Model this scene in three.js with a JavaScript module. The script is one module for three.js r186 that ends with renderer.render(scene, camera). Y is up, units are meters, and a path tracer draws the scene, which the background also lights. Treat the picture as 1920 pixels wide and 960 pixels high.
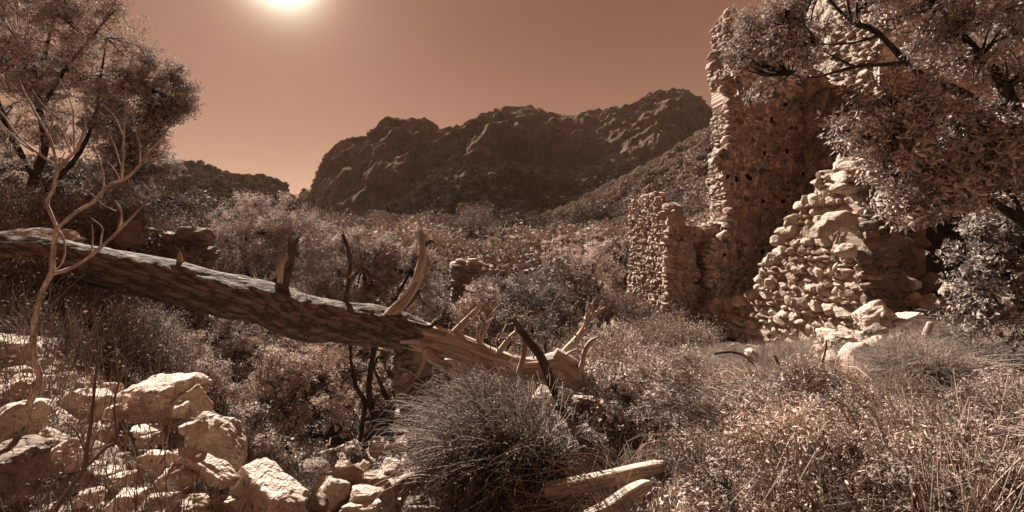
import * as THREE from 'three';
import { mergeGeometries, mergeVertices, toCreasedNormals } from 'three/addons/utils/BufferGeometryUtils.js';
import { ImprovedNoise } from 'three/addons/math/ImprovedNoise.js';

// ------------------------------------------------------------------ camera, sky, sun, exposure
const EYE = 1.6, FOC = 480 / Math.tan(Math.PI / 6), HORIZON = 430;
const scene = new THREE.Scene();
const camera = new THREE.PerspectiveCamera(60, 2, 0.1, 6000);
camera.position.set(0, EYE, 0);
camera.setViewOffset(1920, 960, 0, 480 - HORIZON, 1920, 960);   // a shifted lens: the camera is level, its horizon a little above mid-frame

// where a pixel of the photograph lies at a given distance in front of the camera (used to survey the place)
const P = (px, py, d) => new THREE.Vector3((px - 960) * d / FOC, EYE + (HORIZON - py) * d / FOC, -d);

const EXPOSURE = 3.7;
// the aureole seen at the frame's top edge, the sun itself above it
const GLOW = new THREE.Vector3(525 - 960, HORIZON + 62, -FOC).normalize(), SUN = new THREE.Vector3(470 - 960, HORIZON + 330, -FOC).normalize();
{
  const W = 1024, Hh = 512, data = new Float32Array(W * Hh * 4);
  for (let r = 0; r < Hh; r++) {
    const el = ((r + 0.5) / Hh - 0.5) * Math.PI, y = Math.sin(el), ce = Math.cos(el);
    for (let c = 0; c < W; c++) {
      const az = ((c + 0.5) / W - 0.5) * 2 * Math.PI, x = Math.cos(az) * ce, z = Math.sin(az) * ce;
      const g = Math.acos(Math.min(1, Math.max(-1, x * GLOW.x + y * GLOW.y + z * GLOW.z))) * 180 / Math.PI;
      const lift = Math.exp(-Math.max(0, el) / 0.17), wide = Math.exp(-g / 32), glow = Math.exp(-((g / 2.3) ** 1.3));   // paler air near the horizon, brighter towards the sun
      const L = 0.17 + 0.42 * lift + 0.06 * wide + 0.40 * lift * wide + 4.6 * glow + 0.3 * Math.exp(-g / 10), pale = Math.min(L, 1.3) - 0.33, o = (r * W + c) * 4;
      data[o] = L / EXPOSURE; data[o + 1] = L * (0.51 + 0.47 * pale) / EXPOSURE; data[o + 2] = L * (0.34 + 0.38 * pale) / EXPOSURE;
      data[o + 3] = 1;
    }
  }
  const sky = new THREE.DataTexture(data, W, Hh, THREE.RGBAFormat, THREE.FloatType);
  sky.mapping = THREE.EquirectangularReflectionMapping; sky.magFilter = THREE.LinearFilter; sky.needsUpdate = true;
  scene.background = sky; scene.environment = sky;
}
const sun = new THREE.DirectionalLight(new THREE.Color(1, 0.95, 0.87), 4.9);
sun.name = 'sun'; sun.position.copy(SUN).multiplyScalar(120); sun.castShadow = true;
Object.assign(sun.shadow.camera, { left: -60, right: 60, top: 60, bottom: -60, near: 1, far: 400 });
sun.shadow.mapSize.set(4096, 4096);
scene.add(sun);
const renderer = new THREE.WebGLRenderer({ antialias: true });
renderer.toneMapping = THREE.LinearToneMapping;
renderer.toneMappingExposure = EXPOSURE;
renderer.shadowMap.enabled = true;

// ------------------------------------------------------------------ helpers
const V = (x, y, z) => new THREE.Vector3(x, y, z);
const mulberry = (seed) => () => { seed = (seed + 0x6d2b79f5) | 0; let t = Math.imul(seed ^ (seed >>> 15), 1 | seed); t = (t + Math.imul(t ^ (t >>> 7), 61 | t)) ^ t; return ((t ^ (t >>> 14)) >>> 0) / 4294967296; };
const lerp = THREE.MathUtils.lerp, clamp = THREE.MathUtils.clamp, sstep = (a, b, x) => THREE.MathUtils.smoothstep(x, a, b);
const IN = new ImprovedNoise(), noise = (x, y, z) => IN.noise(x, y, z);
const fbm = (x, y, z, oct = 4, gain = 0.5) => { let s = 0, a = 1, n = 0; for (let i = 0; i < oct; i++) { s += a * noise(x, y, z); n += a; a *= gain; x = x * 2.03 + 7.1; y = y * 2.03 + 3.7; z = z * 2.03 + 5.3; } return s / n; };
const ridged = (x, y, z, oct = 4) => { let s = 0, a = 1, n = 0; for (let i = 0; i < oct; i++) { s += a * (1 - 2 * Math.abs(noise(x, y, z))); n += a; a *= 0.5; x = x * 2.1 + 1.7; y = y * 2.1 + 9.2; z = z * 2.1 + 4.4; } return s / n; };
const used = {};
function numbered(name) { const n = used[name] = (used[name] ?? -1) + 1; return n ? name + '_' + String(n).padStart(3, '0') : name; }
function tag(o, label, category, group, kind) { Object.assign(o.userData, label && { label }, category && { category }, group && { group }, kind && { kind }); return o; }
function base(name, pos, label, category, group) { const o = new THREE.Group(); o.name = numbered(name); o.position.copy(pos); scene.add(o); return tag(o, label, category, group); }
function mesh(name, geo, mat, parent = scene) { const m = new THREE.Mesh(geo, mat); m.name = parent === scene ? numbered(name) : name; m.castShadow = m.receiveShadow = true; parent.add(m); return m; }
const stuff = (m) => { m.userData.kind = 'stuff'; return m; };
const structure = (m) => { m.userData.kind = 'structure'; return m; };

// a mesh builder: tubes, leaves and blades joined into one geometry
class MB {
  constructor(o = null) { this.p = []; this.c = []; this.u = []; this.i = []; this.o = o || V(0, 0, 0); }
  v(x, y, z, c, u = 0, w = 0) { this.p.push(x - this.o.x, y - this.o.y, z - this.o.z); this.c.push(c[0], c[1], c[2]); this.u.push(u, w); return this.p.length / 3 - 1; }
  // pts: Vector3[], rad: number[] or f(t), seg sides
  tube(pts, rad, seg = 6, col = [1, 1, 1], wob = 0, cap = true, uvw = 1) {
    const n = pts.length, T = V(), N = V(), B = V(), tmp = V(); let len = 0, first = -1;
    N.set(0.31, 0.2, 0.93);
    for (let k = 0; k < n; k++) {
      T.copy(pts[Math.min(n - 1, k + 1)]).sub(pts[Math.max(0, k - 1)]).normalize();
      N.addScaledVector(T, -N.dot(T)).normalize(); B.crossVectors(T, N);
      if (k) len += tmp.copy(pts[k]).sub(pts[k - 1]).length();
      const r = typeof rad === 'function' ? rad(k / (n - 1)) : rad[k];
      for (let s = 0; s <= seg; s++) {
        const a = (s % seg) / seg * 2 * Math.PI, ca = Math.cos(a), sa = Math.sin(a);
        const rr = wob ? r * (1 + wob * noise(pts[k].x * 3 + ca * 1.3, pts[k].y * 3 + sa * 1.3, pts[k].z * 3 + k * 0.13)) : r;
        const id = this.v(pts[k].x + (N.x * ca + B.x * sa) * rr, pts[k].y + (N.y * ca + B.y * sa) * rr, pts[k].z + (N.z * ca + B.z * sa) * rr, col, s / seg * uvw, len);
        if (first < 0) first = id;
      }
    }
    const row = seg + 1;
    for (let k = 0; k < n - 1; k++) for (let s = 0; s < seg; s++) { const a = first + k * row + s, b = a + 1, c = a + row, d = c + 1; this.i.push(a, b, d, a, d, c); }
    if (cap) for (const [k, flip] of [[0, 1], [n - 1, 0]]) {
      const cc = this.v(pts[k].x, pts[k].y, pts[k].z, col, 0.5, len * (flip ? 0 : 1));
      for (let s = 0; s < seg; s++) { const a = first + k * row + s; flip ? this.i.push(cc, a + 1, a) : this.i.push(cc, a, a + 1); }
    }
    return this;
  }
  // a folded leaf of two halves: base point, direction, side vector
  leaf(b, d, s, len, wid, col, fold = 0.25) {
    const nx = d.y * s.z - d.z * s.y, ny = d.z * s.x - d.x * s.z, nz = d.x * s.y - d.y * s.x;
    const mx = b.x + d.x * len * 0.5, my = b.y + d.y * len * 0.5, mz = b.z + d.z * len * 0.5, w = wid / 2, f = fold * w;
    const a = this.v(b.x, b.y, b.z, col), t = this.v(b.x + d.x * len, b.y + d.y * len, b.z + d.z * len, col);
    const l = this.v(mx + s.x * w + nx * f, my + s.y * w + ny * f, mz + s.z * w + nz * f, col), r = this.v(mx - s.x * w + nx * f, my - s.y * w + ny * f, mz - s.z * w + nz * f, col);
    this.i.push(a, t, l, a, r, t);
  }
  // a bent blade of grass or thin stem as a tapered strip
  blade(pts, wid, side, col) {
    const n = pts.length; let prev = -1;
    for (let k = 0; k < n; k++) {
      const w = wid * (1 - 0.85 * k / (n - 1)) / 2, q = pts[k];
      const a = this.v(q.x - side.x * w, q.y - side.y * w, q.z - side.z * w, col); this.v(q.x + side.x * w, q.y + side.y * w, q.z + side.z * w, col);
      if (prev >= 0) this.i.push(prev, prev + 1, a + 1, prev, a + 1, a);
      prev = a;
    }
  }
  geo(smooth = false) {
    const g = new THREE.BufferGeometry();
    g.setAttribute('position', new THREE.Float32BufferAttribute(this.p, 3)); g.setAttribute('color', new THREE.Float32BufferAttribute(this.c, 3)); g.setAttribute('uv', new THREE.Float32BufferAttribute(this.u, 2));
    g.setIndex(this.p.length / 3 > 65535 ? new THREE.Uint32BufferAttribute(this.i, 1) : new THREE.Uint16BufferAttribute(this.i, 1));
    if (smooth) g.computeVertexNormals();
    return g;
  }
}
const rdir = (R) => { const z = R() * 2 - 1, a = R() * 2 * Math.PI, s = Math.sqrt(1 - z * z); return V(Math.cos(a) * s, z, Math.sin(a) * s); };
const curve = (pts, n) => new THREE.CatmullRomCurve3(pts, false, 'centripetal').getPoints(n);

// ------------------------------------------------------------------ textures and materials (sepia stone, bark, leaf)
function pn(seed) {   // tileable value noise on a lattice of a given period
  const R = mulberry(seed), tab = Float32Array.from({ length: 4096 }, () => R());
  const h = (x, y, per, pery) => tab[((((x % per) + per) % per) * 57 + (((y % pery) + pery) % pery) * 131 + per * 17) & 4095];
  return (x, y, per, pery = per) => { const xi = Math.floor(x), yi = Math.floor(y); let fx = x - xi, fy = y - yi; fx = fx * fx * (3 - 2 * fx); fy = fy * fy * (3 - 2 * fy); return lerp(lerp(h(xi, yi, per, pery), h(xi + 1, yi, per, pery), fx), lerp(h(xi, yi + 1, per, pery), h(xi + 1, yi + 1, per, pery), fx), fy); };
}
function tex(size, fn, srgb = false, aspect = [1, 1]) {
  const d = new Uint8Array(size * size * 4);
  for (let y = 0; y < size; y++) for (let x = 0; x < size; x++) {
    const v = fn(x / size, y / size), o = (y * size + x) * 4;
    if (typeof v === 'number') d[o] = d[o + 1] = d[o + 2] = clamp(v, 0, 1) * 255; else for (let k = 0; k < 3; k++) d[o + k] = clamp(v[k], 0, 1) * 255;
    d[o + 3] = 255;
  }
  const t = new THREE.DataTexture(d, size, size); t.wrapS = t.wrapT = THREE.RepeatWrapping; t.magFilter = THREE.LinearFilter; t.minFilter = THREE.LinearMipmapLinearFilter;
  if (srgb) t.colorSpace = THREE.SRGBColorSpace; t.repeat.set(...aspect); t.needsUpdate = true; return t;
}
const N1 = pn(11), N2 = pn(23), N3 = pn(37);
const oct = (N, u, v, p, n, g = 0.55) => { let s = 0, a = 1, t = 0; for (let i = 0; i < n; i++) { s += a * N(u * p, v * p, p); t += a; a *= g; p *= 2; } return s / t; };
const rockH = (u, v) => { const a = oct(N1, u, v, 6, 6, 0.6), c = Math.abs(oct(N2, u, v, 5, 4) - 0.5) * 2, p = oct(N3, u, v, 24, 3); return 0.55 * a + 0.3 * Math.min(1, c * 5) * 0.6 + (p > 0.36 ? 0.27 : 0.27 * (p / 0.36) ** 2); };
const rockBump = tex(512, (u, v) => rockH(u, v));
const rockMap = tex(512, (u, v) => { const h = rockH(u, v), l = oct(N2, u + 0.3, v, 4, 5, 0.6), k = 0.62 + 0.5 * (h - 0.5) + 0.55 * (l - 0.5); return k; });
const plasterMap = tex(1024, (u, v) => { const a = oct(N1, u, v, 8, 6, 0.62), b = oct(N2, u, v, 5, 3), st = oct(N3, u, v, 40, 2); const k = 0.6 + 1.5 * (a - 0.5) + 0.4 * (b - 0.5); return k * (1 - 0.55 * (st < 0.40 ? 1 : 0)); });
const plasterBump = tex(1024, (u, v) => 0.6 * oct(N1, u, v, 16, 6, 0.65) + 0.4 * oct(N3, u, v, 40, 2));
const barkH = (u, v) => { const w = oct(N1, u, v, 4, 3) * 0.5; let h = 0, a = 1, t = 0; for (const [fu, fv] of [[10, 3], [20, 7], [40, 16], [64, 40]]) { h += a * Math.min(1, Math.abs(N2(u * fu + w * 2, v * fv + w, fu, fv) - 0.5) * 3.6); t += a; a *= 0.62; } return clamp(h / t, 0, 1); };
const barkBump = tex(512, barkH);
const barkMap = tex(512, (u, v) => { const h = barkH(u, v), k = 0.22 + 0.85 * h * h; return k; });
const woodH = (u, v) => 0.6 * oct(N1, u * 4, v * 0.25, 8, 5, 0.6) + 0.4 * N2(u * 64, v * 4, 64);
const woodBump = tex(512, woodH);
const woodMap = tex(512, (u, v) => { const h = woodH(u, v), k = 0.54 + 0.9 * (h - 0.5); return k; });
const soilMap = tex(512, (u, v) => { const k = 0.4 + 0.9 * (oct(N1, u, v, 8, 6, 0.7) - 0.4); return k; });
const soilBump = tex(512, (u, v) => oct(N1, u, v, 16, 6, 0.7));
// A sepia tone: linear red level, paler for light surfaces
const tone = (L, pale = 0) => new THREE.Color().setRGB((L *= 0.62), L * (0.7 + 0.08 * pale), L * (0.525 + 0.1 * pale));
const AL = 0.6;   // how pale surfaces are on the whole
const ca = (L, pale = 0) => [(L *= AL), L * (0.7 + 0.08 * pale), L * (0.525 + 0.1 * pale)];
const cl = (L, pale = 0) => [(L *= 0.5), L * (0.71 + 0.05 * pale), L * (0.55 + 0.06 * pale)];   // leaves: greyer, as they shade one another
const std = (name, o) => { const m = new THREE.MeshPhysicalMaterial({ roughness: 0.92, specularIntensity: 0.25, ...o }); m.name = name; return m; };
const rep = (t, x, y = x) => { const c = t.clone(); c.repeat.set(x, y); c.needsUpdate = true; return c; };
const M = {
  treeLeaf: new THREE.MeshPhysicalMaterial({ name: 'backlit_leaf', vertexColors: true, color: 0xffffff, roughness: 0.7, transmission: 0.2, thickness: 0, specularIntensity: 0.2, specularColor: new THREE.Color().setRGB(1, 0.68, 0.48) }),
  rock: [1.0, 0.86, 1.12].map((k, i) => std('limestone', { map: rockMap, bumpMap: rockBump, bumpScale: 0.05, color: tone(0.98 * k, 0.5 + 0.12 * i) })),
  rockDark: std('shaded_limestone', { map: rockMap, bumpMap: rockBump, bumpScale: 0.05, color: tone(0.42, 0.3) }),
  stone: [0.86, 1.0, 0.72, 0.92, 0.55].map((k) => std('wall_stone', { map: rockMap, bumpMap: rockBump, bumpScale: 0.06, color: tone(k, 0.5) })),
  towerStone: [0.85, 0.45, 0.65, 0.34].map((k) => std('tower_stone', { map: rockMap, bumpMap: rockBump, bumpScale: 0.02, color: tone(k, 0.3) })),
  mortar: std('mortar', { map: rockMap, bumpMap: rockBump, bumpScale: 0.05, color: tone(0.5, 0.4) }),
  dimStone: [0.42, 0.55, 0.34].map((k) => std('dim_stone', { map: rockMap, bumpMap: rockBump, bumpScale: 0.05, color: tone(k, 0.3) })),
  plaster: std('lime_plaster', { map: plasterMap, bumpMap: plasterBump, bumpScale: 0.08, color: tone(1.62, 0.6) }),
  plasterPale: std('pale_plaster', { map: plasterMap, bumpMap: plasterBump, bumpScale: 0.08, color: tone(1.05, 0.6) }),
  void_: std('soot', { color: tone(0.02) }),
  bark: std('pine_bark', { map: barkMap, bumpMap: barkBump, bumpScale: 0.03, color: tone(0.4, 0.35) }),
  limb: std('dark_bark', { map: rep(barkMap, 1, 2), bumpMap: rep(barkBump, 1, 2), bumpScale: 0.015, color: tone(0.14, 0.1) }),
  wood: std('bleached_wood', { map: woodMap, bumpMap: woodBump, bumpScale: 0.014, color: tone(1.15, 0.6), roughness: 0.75 }),
  woodDark: std('dark_wood', { map: woodMap, bumpMap: woodBump, bumpScale: 0.012, color: tone(0.25, 0.2), roughness: 0.85 }),
  twig: std('dry_twig', { color: tone(1.2, 0.6), map: rep(barkMap, 0.5, 3), bumpMap: rep(barkBump, 0.5, 3), bumpScale: 0.006, vertexColors: true }),
  stem: std('stem_bark', { color: tone(0.22, 0.2), vertexColors: true }),
  soil: std('soil', { map: soilMap, bumpMap: soilBump, bumpScale: 0.05, vertexColors: true, color: 0xd8d8d8, specularIntensity: 0.05, roughness: 1 }),
  grass: new THREE.MeshPhysicalMaterial({ name: 'dry_grass', vertexColors: true, color: 0xffffff, roughness: 0.85, transmission: 0.35, thickness: 0, specularIntensity: 0.2 }),
  leaf: new THREE.MeshPhysicalMaterial({ name: 'leaf', vertexColors: true, color: 0xffffff, roughness: 0.7, transmission: 0.2, thickness: 0, specularIntensity: 0.2, specularColor: new THREE.Color().setRGB(1, 0.68, 0.48) }),
  scrub: new THREE.MeshPhysicalMaterial({ specularIntensity: 0.08, name: 'far_leaf', vertexColors: true, color: 0xffffff, roughness: 0.8, transmission: 0.12, thickness: 0 }),
  cliff: std('cliff_rock', { map: rep(rockMap, 1, 1), bumpMap: rep(rockBump, 1, 1), bumpScale: 5, vertexColors: true, specularIntensity: 0, roughness: 1 }),
};

// ------------------------------------------------------------------ the ground: one sheet from survey points out to the horizon
const survey = [
  // near, left bank of rocks
  [100, 960, 2.6], [0, 900, 3], [0, 760, 3.6], [0, 640, 4.3], [100, 700, 4.3], [250, 775, 4.4], [350, 760, 4.8], [440, 880, 3.9], [300, 900, 3.3], [490, 930, 4], [560, 960, 3.5],
  [50, 570, 6], [200, 620, 6.5], [250, 620, 8], [300, 600, 9.5], [380, 650, 9], [40, 450, 8], [200, 455, 9.5], [250, 450, 11], [300, 480, 14], [-300, 600, 5], [-300, 420, 9], [-100, 430, 9],
  // the gully
  [480, 790, 8], [420, 740, 9], [550, 870, 6], [600, 900, 5], [680, 835, 7.5], [750, 828, 8], [700, 935, 4.5], [640, 975, 3.6], [760, 970, 3.8], [800, 900, 5], [900, 970, 3.8], [860, 800, 7], [600, 800, 9],
  [1000, 970, 3.6], [1000, 760, 7.5], [1100, 770, 6.5], [1130, 910, 4.2], [1080, 810, 6],
  // the right bank and the ruin's foot
  [1200, 985, 3.3], [1150, 925, 4.1], [1230, 905, 4.2], [1500, 960, 3.3], [1900, 960, 3.3], [2200, 900, 3.5], [1300, 810, 5.5], [1500, 800, 5.5], [1700, 790, 5.5], [1900, 790, 5.5], [2200, 780, 5], [1300, 690, 9], [1200, 710, 9], [1450, 705, 9], [1580, 690, 8], [1620, 625, 9.5],
  [1700, 600, 9.5], [1750, 560, 11], [1850, 630, 8.5], [1920, 650, 8], [2300, 560, 9], [1300, 655, 14], [1200, 640, 15], [1150, 670, 14], [1250, 660, 12], [1420, 580, 17.5], [1600, 540, 18], [1320, 600, 18], [1400, 650, 13.2], [1500, 655, 12], [1560, 640, 11],
  // the valley behind
  [300, 530, 20], [500, 600, 14], [700, 625, 13], [700, 600, 18], [850, 620, 15], [900, 600, 20], [1000, 560, 25], [1100, 560, 22], [900, 530, 40], [700, 510, 40], [500, 480, 40], [1000, 495, 60], [800, 468, 80],
  [1100, 470, 70], [600, 440, 120], [1000, 432, 140], [350, 430, 100], [0, 400, 20], [0, 385, 60], [200, 410, 60], [1340, 400, 90], [1200, 420, 110], [1700, 380, 80], [1900, 380, 60], [960, 425, 300], [300, 420, 260], [1500, 400, 250], [-200, 380, 120],
  [960, 428, 1200], [0, 425, 1200], [1900, 425, 1200],
].map(([x, y, d], k) => P(x, y, d).add(V(0, k < 23 ? -0.2 : k < 43 ? -0.32 : 0, 0)));
for (const [x, y, z] of [[0, 0, 0], [0, 0, 1.5], [-1.2, 0.05, 0], [1.2, -0.1, 0], [0, -0.05, -1.4], [0, 0, 6], [5, 0, 3], [-5, 0.5, 3], [0, 0, 60], [60, 4, 40], [-60, 6, 40], [0, 0, 1500], [1500, 0, 300], [-1500, 0, 300]]) survey.push(V(x, y, z));
const SQ = survey.map((p) => { const D = Math.hypot(p.x, p.z); return [1.7 * p.x / (D + 1.5), 1.7 * p.z / (D + 1.5), Math.log(D + 1.5), p.y]; });
function ground(x, z, rough = true) {
  const D = Math.hypot(x, z), a = 1.7 * x / (D + 1.5), b = 1.7 * z / (D + 1.5), c = Math.log(D + 1.5);
  let s = 0, w = 0;
  for (const q of SQ) { const d = (q[0] - a) ** 2 + (q[1] - b) ** 2 + (q[2] - c) ** 2, k = 1 / (d * d + 2e-5); s += k * q[3]; w += k; }
  let y = s / w;
  if (rough) y += 0.05 * Math.min(1, D / 3) * fbm(x * 1.1, 3.3, z * 1.1, 4) + 0.006 * Math.min(D, 120) * fbm(x * 0.13, 8.1, z * 0.13, 3);
  return y;
}
const onGround = (x, z, up = 0) => V(x, ground(x, z) + up, z);
// the ground point that the photograph shows at a column, at a given distance
const at = (px, d, up = 0) => onGround((px - 960) * d / FOC, -d, up);
{
  const rings = [], NA = 420;
  for (let r = 0.25; r < 4000; r *= r < 40 ? 1.035 : 1.08) rings.push(r);
  const p = [], c = [], u = [], idx = [];
  const hits = (k) => { const t = (k / NA) * 2 - 1; return Math.sign(t) * Math.abs(t) ** 1.35 * Math.PI; };   // finer towards the valley
  p.push(0, ground(0, 0), 0); c.push(...ca(0.3, 0.4)); u.push(0, 0);
  for (const r of rings) for (let k = 0; k < NA; k++) {
    const a = hits(k), x = Math.sin(a) * r, z = -Math.cos(a) * r;
    p.push(x, ground(x, z), z); u.push(x / 1.3, z / 1.3);
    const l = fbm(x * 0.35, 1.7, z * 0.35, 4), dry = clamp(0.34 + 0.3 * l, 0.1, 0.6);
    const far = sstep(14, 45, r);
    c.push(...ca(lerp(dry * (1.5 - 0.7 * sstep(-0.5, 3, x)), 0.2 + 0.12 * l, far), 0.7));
  }
  for (let k = 0; k < NA; k++) idx.push(0, 1 + (k + 1) % NA, 1 + k);
  for (let r = 0; r < rings.length - 1; r++) for (let k = 0; k < NA; k++) { const a = 1 + r * NA + k, b = 1 + r * NA + (k + 1) % NA, d = a + NA, e = b + NA; idx.push(a, b, e, a, e, d); }
  const g = new THREE.BufferGeometry();
  g.setAttribute('position', new THREE.Float32BufferAttribute(p, 3)); g.setAttribute('color', new THREE.Float32BufferAttribute(c, 3)); g.setAttribute('uv', new THREE.Float32BufferAttribute(u, 2)); g.setIndex(idx); g.computeVertexNormals();
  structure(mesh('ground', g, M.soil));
}

// ------------------------------------------------------------------ hills: a front foot line, a ridge line, a far side
const along = (pts, n) => new THREE.CatmullRomCurve3(pts, false, 'centripetal').getSpacedPoints(n);
function hill(name, ridge, foot, o) {
  const nu = o.nu ?? 260, nv = o.nv ?? 90, A = along(foot.map((q) => P(...q)), nu), B = along(ridge.map((q) => P(...q)), nu), back = o.back ?? 150;
  const pos = [], uv = [], col = [], idx = [], samples = [];
  for (let j = 0; j <= nv; j++) {
    const v = j / nv * 1.35;
    for (let i = 0; i <= nu; i++) {
      const a = A[i], b = B[i]; let x, y, z;
      if (v <= 1) { const h = o.profile(v, i / nu); x = lerp(a.x, b.x, v); z = lerp(a.z, b.z, v); y = lerp(a.y - (o.sink ?? 4), b.y, h); }
      else { const w = (v - 1) / 0.35; x = b.x * (1 + w * back / Math.hypot(b.x, b.z)); z = b.z * (1 + w * back / Math.hypot(b.x, b.z)); y = b.y * (1 - w * w) - 10 * w; }
      const s = o.scale, near = 1 - Math.exp(-(((v - 1) / 0.17) ** 2)) * 0.96, amp = o.amp * near * sstep(0, 0.12, v);
      const q = ridged(x / s, y / (s * 2.3), z / s, 5), f = fbm(x / s * 3.1, y / s * 1.7, z / s * 3.1, 4), gul = noise(x / (s * 2.2), y / (s * 9), z / (s * 2.2));
      const push = amp * (0.75 * q + 0.5 * f + 0.9 * gul), toCam = Math.hypot(x, z);
      x -= x / toCam * push; z -= z / toCam * push; y += push * 0.08 + o.amp * 0.1 * f * near;
      pos.push(x, y, z); uv.push(i / nu * o.uv, v * o.uv * 0.5);
      const bare = clamp(0.5 + 0.9 * q + 0.3 * f, 0, 1), L = lerp(o.low, o.high, bare);
      col.push(...ca(L, 0.2 * bare));
      if (v < 1.1) samples.push([x, y, z, bare, v, q]);
    }
  }
  const row = nu + 1;
  for (let j = 0; j < nv; j++) for (let i = 0; i < nu; i++) { const a = j * row + i; idx.push(a, a + 1, a + row + 1, a, a + row + 1, a + row); }
  const g = new THREE.BufferGeometry();
  g.setAttribute('position', new THREE.Float32BufferAttribute(pos, 3)); g.setAttribute('uv', new THREE.Float32BufferAttribute(uv, 2)); g.setAttribute('color', new THREE.Float32BufferAttribute(col, 3)); g.setIndex(idx); g.computeVertexNormals();
  structure(mesh(name, g, M.cliff));
  return { samples, nrm: g.attributes.normal };
}
const massif = hill('mountain', [[560, 440, 560], [578, 412, 560], [590, 368, 560], [603, 328, 560], [622, 297, 560], [650, 276, 565], [688, 274, 570], [702, 280, 575], [710, 268, 580], [730, 252, 585], [760, 243, 590], [800, 244, 595], [840, 246, 600], [870, 240, 600], [900, 226, 605], [930, 211, 610], [965, 200, 610], [1000, 203, 610], [1040, 212, 605], [1075, 216, 600], [1110, 211, 600], [1150, 203, 600], [1195, 193, 600], [1215, 180, 600], [1245, 171, 600], [1280, 173, 600], [1310, 187, 595], [1340, 213, 590], [1380, 250, 585], [1460, 300, 580]],
  [[548, 440, 470], [590, 418, 420], [680, 420, 370], [800, 425, 350], [950, 428, 350], [1100, 430, 350], [1250, 428, 360], [1460, 420, 380]], { scale: 62, amp: 52, uv: 14, low: 0.045, high: 0.2, nu: 420, nv: 150, back: 260, profile: (v, u) => lerp(v ** 0.85, 1 - (1 - v) ** 2.1, u < 0.35 ? 0.85 : 0.45) });
const spur = hill('hill', [[660, 425, 400], [690, 400, 400], [730, 365, 405], [780, 340, 410], [830, 312, 415], [870, 294, 420], [930, 285, 425], [1000, 286, 430], [1060, 302, 430], [1110, 298, 430], [1170, 290, 430], [1240, 296, 430], [1290, 320, 430], [1340, 350, 420], [1420, 390, 410]],
  [[655, 432, 300], [760, 432, 260], [900, 432, 240], [1050, 434, 230], [1200, 432, 230], [1420, 420, 240]], { scale: 45, amp: 30, uv: 9, low: 0.04, high: 0.16, nu: 320, nv: 110, back: 120, profile: (v) => v ** 0.95 });
const rightSlope = hill('hill', [[960, 430, 300], [1010, 408, 290], [1080, 385, 270], [1130, 358, 250], [1190, 325, 235], [1240, 300, 220], [1290, 268, 210], [1340, 238, 200], [1420, 190, 190], [1520, 160, 180], [1700, 150, 170], [1950, 150, 160], [2300, 180, 150]],
  [[960, 440, 130], [1050, 445, 100], [1150, 445, 85], [1300, 440, 70], [1500, 430, 60], [1800, 420, 55], [2300, 400, 55]], { scale: 28, amp: 9, uv: 12, low: 0.14, high: 0.3, nu: 260, nv: 100, back: 90, profile: (v) => v ** 0.92 });
const leftHill = hill('hill', [[-400, 260, 300], [0, 290, 310], [200, 312, 320], [290, 318, 330], [330, 309, 335], [365, 307, 340], [400, 317, 345], [450, 332, 350], [497, 334, 350], [520, 341, 350], [535, 360, 350], [548, 380, 350], [570, 415, 340]],
  [[-400, 380, 120], [0, 395, 140], [200, 410, 150], [350, 424, 170], [450, 424, 190], [590, 426, 220]], { scale: 40, amp: 16, uv: 9, low: 0.1, high: 0.26, nu: 240, nv: 90, back: 120, profile: (v) => v ** 0.9 });
const crag = hill('hill', [[548, 410, 480], [556, 385, 480], [562, 362, 480], [572, 354, 482], [582, 362, 480], [588, 385, 480], [596, 410, 480]], [[546, 418, 440], [560, 418, 436], [580, 418, 436], [598, 418, 440]], { scale: 20, amp: 6, uv: 3, low: 0.1, high: 0.28, nu: 60, nv: 40, back: 30, profile: (v) => 1 - (1 - v) ** 2 });
hill('hill', [[470, 380, 2400], [530, 368, 2400], [550, 364, 2400], [568, 362, 2400], [575, 356, 2400], [582, 352, 2400], [588, 358, 2400], [640, 372, 2400]], [[470, 422, 1900], [550, 422, 1900], [640, 422, 1900]], { scale: 160, amp: 40, uv: 4, low: 0.12, high: 0.25, nu: 60, nv: 30, back: 600, profile: (v) => v });
scene.fog = new THREE.FogExp2(new THREE.Color(0.73, 0.43, 0.27), 0.00008);

// ------------------------------------------------------------------ scrub on the hills and bushes in the valley, too many to count
// one rounded bush of small leaf-sized faces with a hollow, lumpy outline, radius about 1, its foot at the origin
function bushGeo(seed, n, leaf, o = {}) {
  const R = mulberry(seed), mb = new MB(), lobes = [];
  const nl = o.lobes ?? 9;
  for (let k = 0; k < nl; k++) { const a = R() * 6.283, r = Math.sqrt(R()) * 0.62, y = 0.3 + R() * (o.tall ?? 0.75) * (1 - r * 0.6); lobes.push([Math.cos(a) * r, y, Math.sin(a) * r, 0.26 + R() * 0.26]); }
  for (let k = 0; k < n; k++) {
    const L = lobes[(R() * nl) | 0], d = rdir(R), rr = L[3] * (0.7 + 0.4 * Math.sqrt(R()));
    const b = V(L[0] + d.x * rr, Math.max(0.02, L[1] + d.y * rr * 0.9), L[2] + d.z * rr), nn = d.clone().addScaledVector(rdir(R), 0.75).normalize(), dir = nn.clone().cross(rdir(R)).normalize();
    const side = nn.clone().cross(dir).normalize(), k2 = 0.55 + 0.8 * R();
    mb.leaf(b, dir, side, leaf * (0.7 + 0.6 * R()), leaf * (o.wid ?? 0.55), cl(o.tone * k2, R()));
  }
  return mb.geo();
}
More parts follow.
